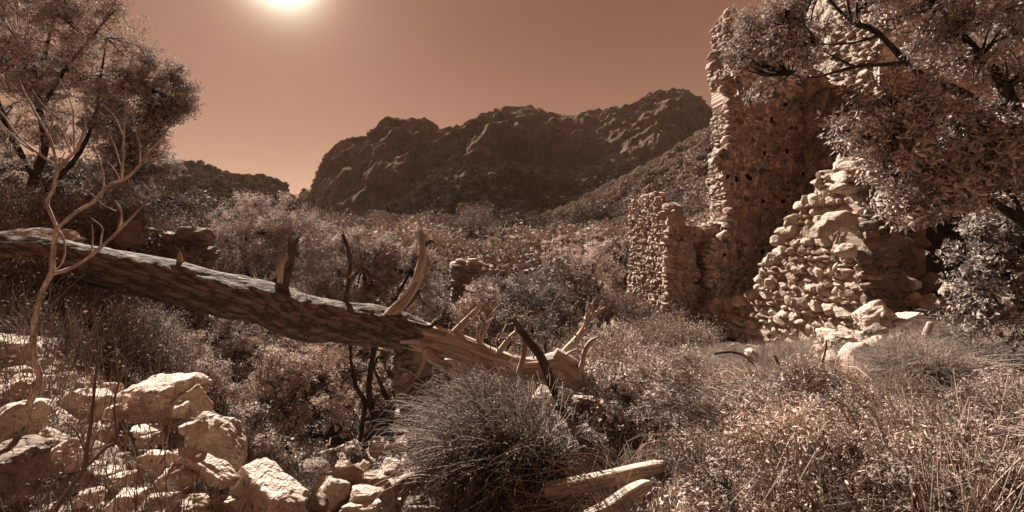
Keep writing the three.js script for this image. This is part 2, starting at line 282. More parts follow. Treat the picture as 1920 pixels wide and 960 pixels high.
function scatter(name, geo, mat, list, label, category) {   // list: [x, y, z, size, turn, squash, tint]
  const im = new THREE.InstancedMesh(geo, mat, list.length), m = new THREE.Matrix4(), q = new THREE.Quaternion(), e = new THREE.Euler();
  list.forEach(([x, y, z, s, turn, sq = 1, tint = 1, tx = 0, tz = 0], i) => { m.compose(V(x, y, z), q.setFromEuler(e.set(tx, turn, tz)), V(s, s * sq, s)); im.setMatrixAt(i, m); im.setColorAt(i, new THREE.Color(tint, tint, tint)); });
  im.name = numbered(name); im.castShadow = im.receiveShadow = true; scene.add(im); tag(im, label, category); return stuff(im);
}
function clothe(h, n, seed, size, name, label, geo, tint, o = {}) {
  const R = mulberry(seed), list = [];
  for (let tries = 0; list.length < n && tries < n * 14; tries++) {
    const [x, y, z, bare, v, q] = h.samples[(R() * h.samples.length) | 0];
    if (R() < bare * (o.bare ?? 1.15) || v < 0.02) continue;
    const D = Math.hypot(x, z), j = size * 1.2;
    list.push([x + (R() - 0.5) * j, y - size * 0.25, z + (R() - 0.5) * j, size * (0.45 + 0.8 * R() * R()), R() * 6.3, 0.7 + 0.5 * R(), tint * (0.55 + 0.8 * R())]);
  }
  return scatter(name, geo, M.scrub, list, label, 'scrub');
}
const farBush = bushGeo(5, 300, 0.28, { tone: 0.24, wid: 0.9, lobes: 7 });
clothe(massif, 10000, 61, 4.0, 'scrub', 'dark scrub and small trees dotted over the rocky mountain on the skyline', farBush, 0.34, { bare: 1.0 });
clothe(spur, 6500, 62, 3.8, 'scrub', 'dense dark scrub covering the low ridge in front of the mountain', farBush, 0.36, { bare: 0.85 });
clothe(rightSlope, 6500, 63, 2.7, 'scrub', 'pale scrub covering the slope that rises right to the broken tower', farBush, 2.0, { bare: 0.25 });
clothe(leftHill, 4200, 64, 3.6, 'woodland', 'round wooded hill on the skyline right of the big leafy tree', farBush, 0.8, { bare: 0.35 });
clothe(crag, 60, 65, 2.5, 'scrub', 'scrub on the little crag in the notch of the skyline', farBush, 0.6);

// ------------------------------------------------------------------ stones
function boxUV(g, s, off = 0) {   // uv in metres / s from the dominant axis of each vertex normal
  const p = g.attributes.position, n = g.attributes.normal, u = new Float32Array(p.count * 2);
  for (let i = 0; i < p.count; i++) { const ax = Math.abs(n.getX(i)), ay = Math.abs(n.getY(i)), az = Math.abs(n.getZ(i)), x = p.getX(i), y = p.getY(i), z = p.getZ(i); const [a, b] = ay > ax && ay > az ? [x, z] : ax > az ? [z, y] : [x, y]; u[i * 2] = a / s + off; u[i * 2 + 1] = b / s + off * 1.7; }
  g.setAttribute('uv', new THREE.BufferAttribute(u, 2)); return g;
}
const ico = {};
function icoGeo(detail) { if (!ico[detail]) { const g = new THREE.IcosahedronGeometry(1, detail); g.deleteAttribute('normal'); g.deleteAttribute('uv'); ico[detail] = mergeVertices(g, 1e-4); } return ico[detail].clone(); }
// a weathered block: a ball cut by planes, its edges a little worn, its faces pitted and cracked; w, h, d are its full sizes in metres
function rockGeo(seed, w, h, d, detail = 10, o = {}) {
  const R = mulberry(seed * 7919 + 13), g = icoGeo(detail), p = g.attributes.position, planes = [], n = o.planes ?? 13, sharp = o.sharp ?? 14;
  for (let k = 0; k < n; k++) { const v = rdir(R); planes.push([v, 0.62 + 0.36 * R()]); }
  for (const v of [V(1, 0, 0), V(-1, 0, 0), V(0, 1, 0), V(0, -1, 0), V(0, 0, 1), V(0, 0, -1)]) planes.push([v.addScaledVector(rdir(R), 0.22).normalize(), 0.8 + 0.15 * R()]);
  const q = V(), m = Math.cbrt(w * h * d) / 2, sx = R() * 50, rough = o.rough ?? 1, lo = V(9, 9, 9), hi = V(-9, -9, -9);
  for (let i = 0; i < p.count; i++) {
    q.fromBufferAttribute(p, i); let s = 0;
    for (const [v, dd] of planes) { const c = v.dot(q); if (c > 0.05) s += (c / dd) ** sharp; }
    q.multiplyScalar(Math.min(1.25, s ** (-1 / sharp)));
    const f = 1 + rough * (0.11 * fbm(q.x * 1.4 + sx, q.y * 1.4, q.z * 1.4, 3) + 0.05 * fbm(q.x * 4.5, q.y * 4.5 + sx, q.z * 4.5, 4) - 0.05 * Math.max(0, ridged(q.x * 1.7, q.y * 1.7, q.z * 1.7 + sx, 3) - 0.62));
    q.multiplyScalar(f); lo.min(q); hi.max(q); p.setXYZ(i, q.x, q.y, q.z);
  }
  for (let i = 0; i < p.count; i++) p.setXYZ(i, ((p.getX(i) - lo.x) / (hi.x - lo.x) - 0.5) * w, ((p.getY(i) - lo.y) / (hi.y - lo.y) - 0.5) * h, ((p.getZ(i) - lo.z) / (hi.z - lo.z) - 0.5) * d);
  if (o.crease) { const f = toCreasedNormals(g, o.crease); return boxUV(f, o.uv ?? 0.7, R() * 9); }
  g.computeVertexNormals(); return boxUV(g, o.uv ?? 0.7, R() * 9);
}
// walls: stones of a few shapes, unit sized, shared by all the masonry
const stoneShapes = []; for (let k = 0; k < 10; k++) { const g = rockGeo(900 + k, 1, 1, 1, 1, { planes: 9, sharp: 70, rough: 0.9, uv: 1.6, crease: 0.4 }); stoneShapes.push(g); }
const stoneShapesFine = []; for (let k = 0; k < 10; k++) stoneShapesFine.push(rockGeo(950 + k, 1, 1, 1, 3, { planes: 12, sharp: 80, rough: 1.0, uv: 1.2, crease: 0.3 }));

// a closed slab of masonry core between a front sheet and a back sheet; f(a, b) -> [u, v] over the unit square, place(u, v, w) -> world
function slab(f, place, na, nb, thick, bump, seed = 1) {
  const pos = [], idx = [], uv = [];
  for (const side of [0, 1]) for (let j = 0; j <= nb; j++) for (let i = 0; i <= na; i++) {
    const [u, v] = f(i / na, j / nb), r = bump * fbm(u * 2.3 + seed, v * 2.3, side * 5, 4), q = place(u, v, side ? -thick + r : r);
    pos.push(q.x, q.y, q.z); uv.push(u / 1.8, v / 1.8);
  }
  const row = na + 1, off = row * (nb + 1);
  for (let j = 0; j < nb; j++) for (let i = 0; i < na; i++) { const a = j * row + i; idx.push(a, a + 1, a + row + 1, a, a + row + 1, a + row); const b = a + off; idx.push(b, b + row + 1, b + 1, b, b + row, b + row + 1); }
  const edge = (a, b) => idx.push(a, a + off, b + off, a, b + off, b);
  for (let i = 0; i < na; i++) { edge(i, i + 1); edge(nb * row + i + 1, nb * row + i); }
  for (let j = 0; j < nb; j++) { edge((j + 1) * row, j * row); edge(j * row + na, (j + 1) * row + na); }
  let g = new THREE.BufferGeometry(); g.setAttribute('position', new THREE.Float32BufferAttribute(pos, 3)); g.setAttribute('uv', new THREE.Float32BufferAttribute(uv, 2)); g.setIndex(idx);
  g = g.toNonIndexed(); g.computeVertexNormals(); return g;
}
// rubble masonry on a sheet: stones in wandering courses; inside(u, v) says where the wall stands
function masonry(parent, o) {
  const R = mulberry(o.seed), all = [], m4 = new THREE.Matrix4(), qt = new THREE.Quaternion(), X = V(), Y = V(), Z = V(), shapes = o.fine ? stoneShapesFine : stoneShapes;
  for (let v = o.v0; v < o.v1;) {
    const ch = o.size * (0.55 + 0.75 * R()); let u = o.u0 - R() * o.size;
    while (u < o.u1) {
      const w = ch * (o.chaos ? 0.7 + 0.9 * R() : 0.8 + 1.3 * R()), wob = o.size * 0.5 * noise(u * 0.9 / o.size * 0.3, v * 2, o.seed);
      const put = (uu, vv, ww, hh) => { if (o.inside(uu, vv, Math.min(ww, hh) * 0.35) && R() > (o.skip ?? 0.04)) all.push([uu, vv, ww, hh, R(), R(), R(), R()]); };
      if (R() < 0.22 && w > o.size * 0.8) { put(u + w / 2, v + ch * 0.27 + wob, w * 0.95, ch * 0.5); put(u + w * 0.5, v + ch * 0.77 + wob, w * 0.95, ch * 0.46); }
      else if (R() < 0.2) { put(u + w * 0.3, v + ch / 2 + wob, w * 0.58, ch); put(u + w * 0.8, v + ch * 0.3 + wob, w * 0.4, ch * 0.5); put(u + w * 0.8, v + ch * 0.78 + wob, w * 0.4, ch * 0.42); }
      else put(u + w / 2, v + ch / 2 + wob, w * 0.98, ch * 0.97);
      u += w;
    }
    v += ch * 0.96;
  }
  all.sort((a, b) => b[2] * b[3] - a[2] * a[3]);
  const rest = [], eps = 0.05, inv = new THREE.Matrix4().makeTranslation(-parent.position.x, -parent.position.y, -parent.position.z);
  all.forEach(([u, v, w, h, r1, r2, r3, r4], i) => {
    const c = o.place(u, v, 0); X.copy(o.place(u + eps, v, 0)).sub(o.place(u - eps, v, 0)).normalize(); Y.copy(o.place(u, v + eps, 0)).sub(o.place(u, v - eps, 0)).normalize(); Z.crossVectors(X, Y).normalize(); if (o.flip) { Z.negate(); X.negate(); }
    const dep = o.depth * (0.8 + 0.5 * r1), proud = (o.proud ?? 0.05) * (r2 - 0.25); c.addScaledVector(Z, -dep / 2 + proud + (o.lift ?? 0.04));
    m4.makeBasis(X, Y, Z); qt.setFromRotationMatrix(m4).multiply(new THREE.Quaternion().setFromEuler(new THREE.Euler((r3 - 0.5) * (o.chaos ? 0.45 : 0.16), (r4 - 0.5) * (o.chaos ? 0.45 : 0.16), (r1 - 0.5) * (o.chaos ? 0.6 : 0.2))));
    m4.compose(c, qt, V(w * (o.chaos ? 1.2 : 1.12), h * (o.chaos ? 1.25 : 1.12), dep)).premultiply(inv);
    const g = shapes[(r4 * 9.99) | 0], mat = o.mats[(r3 * o.mats.length) | 0];
    if (i < (o.most ?? 300)) { const s = new THREE.Mesh(g, mat); s.name = 'stone'; s.castShadow = s.receiveShadow = true; m4.decompose(s.position, s.quaternion, s.scale); parent.add(s); }
    else rest.push(g.clone().applyMatrix4(m4));
  });
  if (rest.length) stuff(mesh('small_stones', mergeGeometries(rest), o.mats[0], parent));
  return all.length;
}
const local = (g, parent) => g.translate(-parent.position.x, -parent.position.y, -parent.position.z);
const lineFn = (pts) => (x) => { if (x <= pts[0][0]) return pts[0][1]; for (let k = 1; k < pts.length; k++) if (x <= pts[k][0]) return lerp(pts[k - 1][1], pts[k][1], (x - pts[k - 1][0]) / (pts[k][0] - pts[k - 1][0])); return pts[pts.length - 1][1]; };
// a wall standing on a plan line [[x, z], ...], facing the left side of the line's travel when flip is set
function planLine(pts) {
  const c = []; let L = 0; for (let k = 0; k < pts.length; k++) { if (k) L += Math.hypot(pts[k][0] - pts[k - 1][0], pts[k][1] - pts[k - 1][1]); c.push(L); }
  const fx = lineFn(pts.map((p, k) => [c[k], p[0]])), fz = lineFn(pts.map((p, k) => [c[k], p[1]]));
  return { L, at(u, v, w) { const e = 0.25, k = clamp(u, 0, L), a0 = Math.min(L, k + e), b0 = Math.max(0, k - e), tx = fx(a0) - fx(b0), tz = fz(a0) - fz(b0), l = Math.hypot(tx, tz), o = u - k; return V(fx(k) + (tx * o - tz * w) / l, v, fz(k) + (tz * o + tx * w) / l); } };
}
// plan lines run from left to right as seen from the camera side: the face looks along +w
// height on the wall of a picture row at the plan distance of u
const colOf = (p) => 960 + p.x / -p.z * FOC, rowY = (py, p) => EYE + (HORIZON - py) * -p.z / FOC;

// --- the tower: an inner face in shade, a broken sunlit left edge, a sunlit right return
{
  const back = planLine([[8.05, -16.9], [9.6, -18.3], [11.2, -19.4], [12.6, -20.2], [13.5, -20.6]]);
  const t = base('ruined_tower', V(10.5, -1.2, -18), 'tall broken stone tower with putlog holes, its left edge jagged against the sky', 'tower', 'castle ruins');
  // the left broken edge by picture row -> plan distance from the left end
  const edgeRow = [[0, 1345], [20, 1345], [40, 1343], [95, 1345], [102, 1330], [118, 1330], [135, 1336], [160, 1345], [185, 1356], [200, 1352], [275, 1350], [285, 1336], [330, 1332], [345, 1334], [425, 1338], [440, 1325], [452, 1300], [470, 1290], [640, 1280]];
  const e0 = V(8.05, 0, -16.9);
  const edgeU = lineFn(edgeRow.map(([py, px]) => [-py, (px - 1336) * 17 / FOC * 1.25]).sort((a, b) => a[0] - b[0]));
  const vTop = 9.95, vBot = -2.2, z0 = 17;
  const uL = (v) => edgeU(-(HORIZON - (v - EYE) * FOC / z0)) + 0.05 * fbm(v * 3, 1, 1, 3);
  const face = (u, v, w) => { if (w > 0) return back.at(u, v, w); const q = back.at(u, v, 0); q.z += w; q.x += 0.06 * w; return q; };
  const topAt = (u) => vTop - 0.5 * sstep(0.2, 0, u) + 0.25 * noise(u * 2, 0.3, 4) + 0.5 * noise(u * 0.6, 1.3, 2);
  const core = slab((a, b) => { const v0 = lerp(vBot, vTop, b), u = lerp(uL(v0) + 0.14, back.L + 0.6, a ** 1.5); return [u, lerp(vBot, topAt(Math.max(0, u)), b)]; }, face, 70, 120, 1.1, 0.07);
  mesh('wall', local(core, t), M.plaster, t);
  // stones showing through the plaster
  const Rr = mulberry(5), holes = [[1300 + 103, 217 - 26], [1431, 288], [1474, 284], [1510, 326], [1400, 330], [1380, 336], [1430, 378], [1466, 378], [1471, 196], [1428, 472], [1342, 478], [1405, 335], [1362, 332], [1445, 225]];
  const uvOf = (px, py) => { let best = 0, bd = 1e9; for (let u = 0; u < back.L; u += 0.02) { const d = Math.abs(colOf(back.at(u, 0, 0)) - px); if (d < bd) { bd = d; best = u; } } return [best, rowY(py, back.at(best, 0, 0))]; };
  const HP = holes.map(([x, y]) => uvOf(x, y));
  masonry(t, { seed: 71, size: 0.2, depth: 0.16, proud: 0.06, lift: 0.045, u0: -0.4, u1: back.L, v0: -1.8, v1: 9.7, place: face, most: 300, skip: 0.35, mats: M.towerStone,
    inside: (u, v) => u > uL(v) + 0.25 && v < topAt(u) - 0.2 && !HP.some(([a, b]) => Math.hypot(a - u, b - v) < 0.25) });
  masonry(t, { seed: 72, size: 0.34, depth: 0.3, proud: 0.06, lift: 0.05, u0: -1, u1: back.L, v0: -2, v1: 2.0, place: face, most: 110, skip: 0.12, mats: M.towerStone,
    inside: (u, v) => u > uL(v) + 0.1 && v < 1.2 - 0.25 * u + 0.5 * noise(u * 1.2, v, 1) && !HP.some(([a, b]) => Math.hypot(a - u, b - v) < 0.3) });
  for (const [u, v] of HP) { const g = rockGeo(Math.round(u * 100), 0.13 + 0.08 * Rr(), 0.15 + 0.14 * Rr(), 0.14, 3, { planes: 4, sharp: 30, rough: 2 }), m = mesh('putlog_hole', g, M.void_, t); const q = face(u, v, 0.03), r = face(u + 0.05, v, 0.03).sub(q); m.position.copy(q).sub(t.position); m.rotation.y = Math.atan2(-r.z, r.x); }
  // stones standing out of the broken edge: the cross-section of the wall catches the sun
  const endFace = (u, v, w) => { const q = face(uL(v) - 0.02, v, 0); q.z += u - 1.1; q.x -= w; return q; };
  masonry(t, { seed: 73, size: 0.22, depth: 0.3, proud: 0.1, lift: 0.06, u0: 0, u1: 1.1, v0: -1.2, v1: 10, place: endFace, most: 190, skip: 0.02, fine: true, mats: [M.stone[1], M.stone[3], M.stone[0], M.plasterPale], inside: (u, v) => v < 9.9 });
  for (const [px, py, w, h] of [[1336, 104, 0.5, 0.25], [1334, 122, 0.42, 0.3], [1345, 146, 0.5, 0.32], [1352, 168, 0.4, 0.3], [1362, 186, 0.35, 0.4], [1350, 120, 0.5, 0.3], [1343, 286, 0.35, 0.3], [1340, 300, 0.4, 0.3]]) { const s = mesh('stone', rockGeo(px + py, w, h, 0.6, 5), M.stone[2], t); s.position.copy(P(px + 4, py, 17)).sub(t.position); }
  for (let k = 0; k < 16; k++) { const u = 0.35 + k * 0.16, s = mesh('stone', rockGeo(k + 4400, 0.3, 0.2 + 0.1 * Rr(), 0.5, 3), M.stone[k % 3], t); s.position.copy(face(u, topAt(u) - 0.02, -0.3 - 0.3 * Rr())).sub(t.position); s.rotation.y = Rr() * 3; }
  // the right return: broken, sunlit, facing left, then a plastered face towards the camera
  const rt = planLine([[13.45, -20.4], [13.6, -18.6], [13.62, -17.4], [13.55, -16.35]]);
  const botR = lineFn([[0, -2], [1.6, -2], [1.75, 6.1], [2.3, 5.7], [2.9, 5.75], [3.3, 5.1], [rt.L, 4.6]]);
  const c2 = slab((a, b) => { const u = a * rt.L; return [u, lerp(-2, 14, b) + 0 * botR(u)]; }, rt.at, 50, 110, 1.4, 0.12, 8);
  mesh('side_wall', local(c2, t), M.plasterPale, t);
  masonry(t, { seed: 74, size: 0.26, depth: 0.4, proud: 0.22, lift: 0.1, u0: 1.75, u1: rt.L, v0: 0, v1: 12, place: rt.at, most: 260, skip: 0.05, fine: true, mats: [M.plasterPale, M.stone[1], M.stone[3]], inside: (u, v) => v > botR(u) - 1.0 });
  for (const [u, v, w, h] of [[2.1, 5.75, 1.1, 0.45], [2.6, 6.0, 1.0, 0.5], [3.2, 5.6, 0.9, 0.5]]) { const s = mesh('ledge', rockGeo(u * 100, 0.9, h, w, 8), M.plasterPale, t); s.position.copy(rt.at(u, v, 0.2)).sub(t.position); }
  const fr = planLine([[13.5, -16.3], [15.6, -15.6], [18.5, -14.8]]);
  mesh('front_wall', local(slab((a, b) => [a * fr.L, lerp(-2, 14, b)], fr.at, 60, 90, 1.2, 0.06, 12), t), M.plaster, t);
}
// --- the low ruin left of the tower and the low curtain between them
{
  const w1 = planLine([[5.15, -19.4], [5.5, -17.8], [5.75, -16.3]]);
  const t = base('ruined_wall', V(5.4, -2, -17.5), 'sunlit stub of rubble wall left of the tower, square-topped, stepping down on its right', 'wall', 'castle ruins');
  const top = lineFn([[0, 2.8], [0.8, 2.95], [1.8, 3.0], [2.45, 2.8], [2.55, 2.0], [w1.L, 1.5]]);
  const place = w1.at;
  mesh('wall_core', local(slab((a, b) => [a * w1.L, lerp(-3.6, top(a * w1.L) - 0.3, b)], place, 40, 60, 1.0, 0.1), t), M.mortar, t);
  masonry(t, { chaos: 1, seed: 81, size: 0.19, depth: 0.25, proud: 0.1, lift: 0.06, u0: 0, u1: w1.L, v0: -3.4, v1: 3, place, most: 300, skip: 0.03, mats: [M.stone[0], M.stone[1], M.stone[3], M.stone[2]], inside: (u, v, e) => u > -0.05 && u < w1.L && v < top(u) - e });
  const end = planLine([[5.72, -16.24], [6.8, -16.42]]);   // its broken end, towards the camera
  masonry(t, { chaos: 1, seed: 82, size: 0.26, depth: 0.35, proud: 0.16, lift: 0.1, u0: 0, u1: end.L, v0: -2.6, v1: 2.9, place: end.at, most: 120, fine: true, skip: 0.03, mats: [M.stone[1], M.stone[0], M.stone[3]], inside: (u, v) => v < 2.6 - 2.2 * u + 0.5 * noise(v * 2, u * 2, 3) });
  mesh('wall_end', local(slab((a, b) => [a * end.L, lerp(-3.4, 1.5 - 0.7 * a, b)], end.at, 16, 40, 0.3, 0.1, 5), t), M.mortar, t);
  for (let k = 0; k < 12; k++) { const u = 0.1 + k * 0.17, s = mesh('stone', rockGeo(k + 4700, 0.32, 0.2, 0.34, 3), M.stone[k % 4], t); s.position.copy(place(u, top(u) + 0.02, -0.2 - 0.5 * ((k * 7) % 5) / 5)).sub(t.position); }
  const w2 = planLine([[6.1, -16.55], [6.9, -16.9], [7.9, -17.0], [9.3, -18.2]]);
  const c = base('curtain_wall', V(7.2, -2, -17), 'low shaded rubble wall joining the square stub to the tower', 'wall', 'castle ruins');
  const top2 = lineFn([[0, 0.4], [0.35, 1.0], [0.75, 1.62], [1.2, 1.55], [1.7, 1.7], [2.2, 1.75], [3.8, 1.4]]);
  mesh('wall_core', local(slab((a, b) => [a * w2.L, lerp(-3.4, top2(a * w2.L), b)], w2.at, 40, 40, 0.8, 0.1), c), M.mortar, c);
  masonry(c, { chaos: 1, seed: 83, size: 0.3, depth: 0.3, proud: 0.12, lift: 0.08, u0: 0, u1: w2.L, v0: -2.6, v1: 1.8, place: w2.at, most: 260, skip: 0.03, mats: [M.towerStone[0], M.stone[4], M.towerStone[2], M.stone[2]], inside: (u, v, e) => v < top2(u) - e * 0.5 });
  for (let k = 0; k < 12; k++) { const u = 0.3 + k * 0.18, s = mesh('stone', rockGeo(k + 4800, 0.34, 0.22, 0.4, 4), M.stone[k % 4], c); s.position.copy(w2.at(u, top2(u) + 0.04, -0.2 - 0.4 * ((k * 3) % 5) / 5)).sub(c.position); }
}
// --- the stepped rubble wall in front of the tower, its broken slope in the sun, its dressed face round the corner in half shade
{
  const w = planLine([[6.95, -16.2], [7.2, -14.4], [7.55, -12.4], [7.85, -10.7], [8.0, -9.8]]);
  const t = base('stepped_rubble_wall', V(7.8, -1, -12), 'sunlit wall of loose rubble stones stepping down leftward in front of the tower', 'wall', 'castle ruins');
  const steps = [[1290, 590], [1310, 578], [1345, 568], [1370, 562], [1395, 555], [1420, 540], [1424, 505], [1445, 480], [1458, 475], [1462, 432], [1478, 428], [1482, 404], [1505, 398], [1510, 372], [1530, 366], [1533, 325], [1560, 322], [1568, 318], [1580, 300], [1600, 290], [1650, 300]];
  const stepCol = lineFn(steps);
  const top = (u) => { const p = w.at(u, 0, 0); return rowY(stepCol(colOf(p)), p) + 0.22 * noise(u * 2.7, 5, 1) + 0.1 * noise(u * 7, 2, 1); };
  const L = w.L;
  mesh('wall_core', local(slab((a, b) => [a * L, lerp(-2.6, top(a * L) - 0.42, b)], w.at, 90, 50, 0.75, 0.16), t), M.mortar, t);
  masonry(t, { chaos: 1, seed: 91, size: 0.25, depth: 0.42, proud: 0.17, lift: 0.07, u0: 0, u1: L, v0: -2.3, v1: 3.2, place: w.at, most: 300, fine: true, skip: 0.02, mats: [M.stone[1], M.stone[3], M.stone[0], M.stone[1], M.stone[2]], inside: (u, v, e) => u < L - 0.02 && v < top(u) - e * 0.6 });
  // cap stones along the steps
  const Rr = mulberry(9);
  for (let k = 0; k < steps.length - 1; k++) for (let s = 0; s < 2; s++) {
    const px = lerp(steps[k][0], steps[k + 1][0], s * 0.5 + 0.25), py = lerp(steps[k][1], steps[k + 1][1], s * 0.5 + 0.25);
    let u = 0; while (u < L && colOf(w.at(u, 0, 0)) < px) u += 0.03;
    const q = w.at(Math.min(u, L), 0, -0.05 - 0.3 * Rr()), sz = 30 * -q.z / FOC; q.y = rowY(py + 8, q);
    const st = mesh('stone', rockGeo(k * 10 + s + 5200, sz * (1 + 0.5 * Rr()), sz * (0.6 + 0.3 * Rr()), sz * (1 + 0.5 * Rr()), 7), M.stone[k % 4 === 2 ? 0 : k % 2 ? 1 : 3], t); st.position.copy(q).sub(t.position); st.rotation.y = Rr() * 3;
  }
  const f = planLine([[7.97, -9.75], [8.8, -9.87], [8.95, -10.4]]);
  mesh('corner_core', local(slab((a, b) => [a * f.L, lerp(-1.2, 2.5, b)], f.at, 20, 40, 0.7, 0.05, 4), t), M.mortar, t);
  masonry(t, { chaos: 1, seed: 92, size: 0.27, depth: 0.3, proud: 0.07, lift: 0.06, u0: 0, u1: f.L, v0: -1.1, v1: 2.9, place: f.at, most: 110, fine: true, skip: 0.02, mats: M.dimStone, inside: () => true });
  for (const [px, py, ww, hh, dd] of [[1600, 330, 0.75, 0.36, 0.9], [1590, 352, 0.6, 0.3, 0.7], [1625, 345, 0.7, 0.26, 0.9], [1645, 362, 0.5, 0.25, 0.8], [1610, 310, 0.55, 0.3, 0.7], [1575, 415, 0.55, 0.5, 0.6], [1545, 430, 0.45, 0.45, 0.5], [1583, 470, 0.5, 0.35, 0.5]]) { const s = mesh('stone', rockGeo(px * 3 + py, ww, hh, dd, 9), M.stone[px % 3 ? 1 : 3], t); s.position.copy(P(px, py, 10.05)).sub(t.position); }
}
// --- the shaded inner wall right of the corner, with a dark doorway under the tree
{
  const w = planLine([[8.9, -12.0], [10.0, -12.1], [11.2, -12.0]]);
  const t = base('inner_wall', V(10, -0.5, -12), 'shaded wall of large squared blocks between the rubble wall and the dark opening', 'wall', 'castle ruins');
  mesh('wall_core', local(slab((a, b) => [a * w.L, lerp(-1.5, 2.95, b)], w.at, 30, 40, 0.9, 0.05), t), M.mortar, t);
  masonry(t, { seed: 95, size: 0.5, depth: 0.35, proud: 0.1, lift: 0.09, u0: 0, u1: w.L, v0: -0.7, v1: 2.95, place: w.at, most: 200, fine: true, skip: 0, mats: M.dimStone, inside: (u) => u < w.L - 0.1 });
  const d = base('dark_vault', V(12.5, -0.5, -12.5), 'dark vaulted opening in the ruin under the overhanging tree', 'vault', 'castle ruins');
  const jam = planLine([[12.9, -11.7], [16.5, -11.2]]);
  mesh('side_wall', local(slab((a, b) => [a * jam.L, lerp(-1.5, 3, b)], jam.at, 20, 30, 1, 0.08), d), M.mortar, d);
  const lin = planLine([[11.0, -12.0], [13.0, -11.7]]);
  mesh('lintel', local(slab((a, b) => [a * lin.L, lerp(1.75 + 0.35 * Math.sin(a * Math.PI), 3, b)], lin.at, 16, 12, 1, 0.08), d), M.mortar, d);
  const rr = planLine([[10.9, -14.8], [16, -14.6]]); mesh('back_wall', local(slab((a, b) => [a * rr.L, lerp(-1.5, 3, b)], rr.at, 10, 10, 0.6, 0.05), d), M.mortar, d);
  const lw = planLine([[10.75, -12.9], [10.7, -14.9]]); mesh('side_wall', local(slab((a, b) => [a * lw.L, lerp(-1.5, 3, b)], (u, v, ww) => lw.at(u, v, -ww), 10, 10, 0.6, 0.05), d), M.mortar, d);
  const rf = new THREE.BoxGeometry(5.4, 0.4, 3.2); rf.translate(13.9, 3.22, -13.4); mesh('roof', boxUV(local(rf, d), 1.5), M.mortar, d);
}
// --- stone pillars in the gully, one under the log's end and one farther back, and the old terrace wall on the left
{
  const pil = (name, px0, px1, pyTop, pyBot, d, seed, label, back, size) => {
    const a = P(px0, pyBot, d), b = P(px1, pyBot, d), yT = rowY(pyTop, a), t = base(name, V((a.x + b.x) / 2, a.y, -d), label, 'pillar', 'stone pillars in the gully');
    const w = planLine([[a.x, -d], [b.x, -d - 0.12]]);
    mesh('pillar_core', local(slab((i, j) => [i * w.L, lerp(a.y - 0.5, yT, j)], w.at, 12, 30, back, 0.06, seed), t), M.mortar, t);
    masonry(t, { seed, size, depth: 0.25, proud: 0.08, lift: 0.06, u0: 0, u1: w.L, v0: a.y - 0.3, v1: yT, place: w.at, most: 120, fine: true, skip: 0.02, mats: [M.stone[4], M.towerStone[3], M.towerStone[1]], inside: (u, v) => u > 0.02 && u < w.L - 0.02 });
    const le = planLine([[a.x - 0.02, -d - back], [a.x, -d]]);
    masonry(t, { seed: seed + 1, size, depth: 0.25, proud: 0.08, lift: 0.05, u0: 0, u1: le.L, v0: a.y - 0.3, v1: yT, place: le.at, most: 60, fine: true, skip: 0.02, mats: [M.stone[2], M.stone[4]], inside: (u, v) => true });
    return [t, w, yT];
  };
  pil('stone_pillar', 746, 796, 640, 826, 8.2, 101, 'square rubble pillar in the gully, right below the splintered end of the fallen trunk', 0.7, 0.24);
  const [t, w, yT] = pil('stone_pillar', 848, 903, 500, 640, 15, 103, 'ruined rubble pillar among the valley trees, beyond the upright horn-like branch', 0.9, 0.22);
  for (let k = 0; k < 5; k++) { const s = mesh('stone', rockGeo(k + 5900, 0.4, 0.22, 0.4, 5), M.stone[1], t); s.position.copy(w.at(0.1 + k * 0.2, yT + 0.05 + 0.1 * (k % 2), -0.3)).sub(t.position); }
  const tw = planLine([[-9.6, -10.6], [-8.4, -10.2], [-7.3, -10.4]]), tt = base('terrace_wall', V(-8.4, 1, -10.4), 'old dry stone wall in the shade below the big leafy tree', 'wall');
  const topT = (u) => 1.52 + 0.12 * noise(u * 2, 1, 1);
  mesh('wall_core', local(slab((i, j) => [i * tw.L, lerp(0.2, topT(i * tw.L), j)], tw.at, 30, 20, 0.7, 0.08), tt), M.mortar, tt);
  masonry(tt, { seed: 107, size: 0.22, depth: 0.3, proud: 0.1, lift: 0.06, u0: 0, u1: tw.L, v0: 0.4, v1: 1.7, place: tw.at, most: 130, fine: true, skip: 0.02, mats: M.dimStone, inside: (u, v) => v < topT(u) });
}

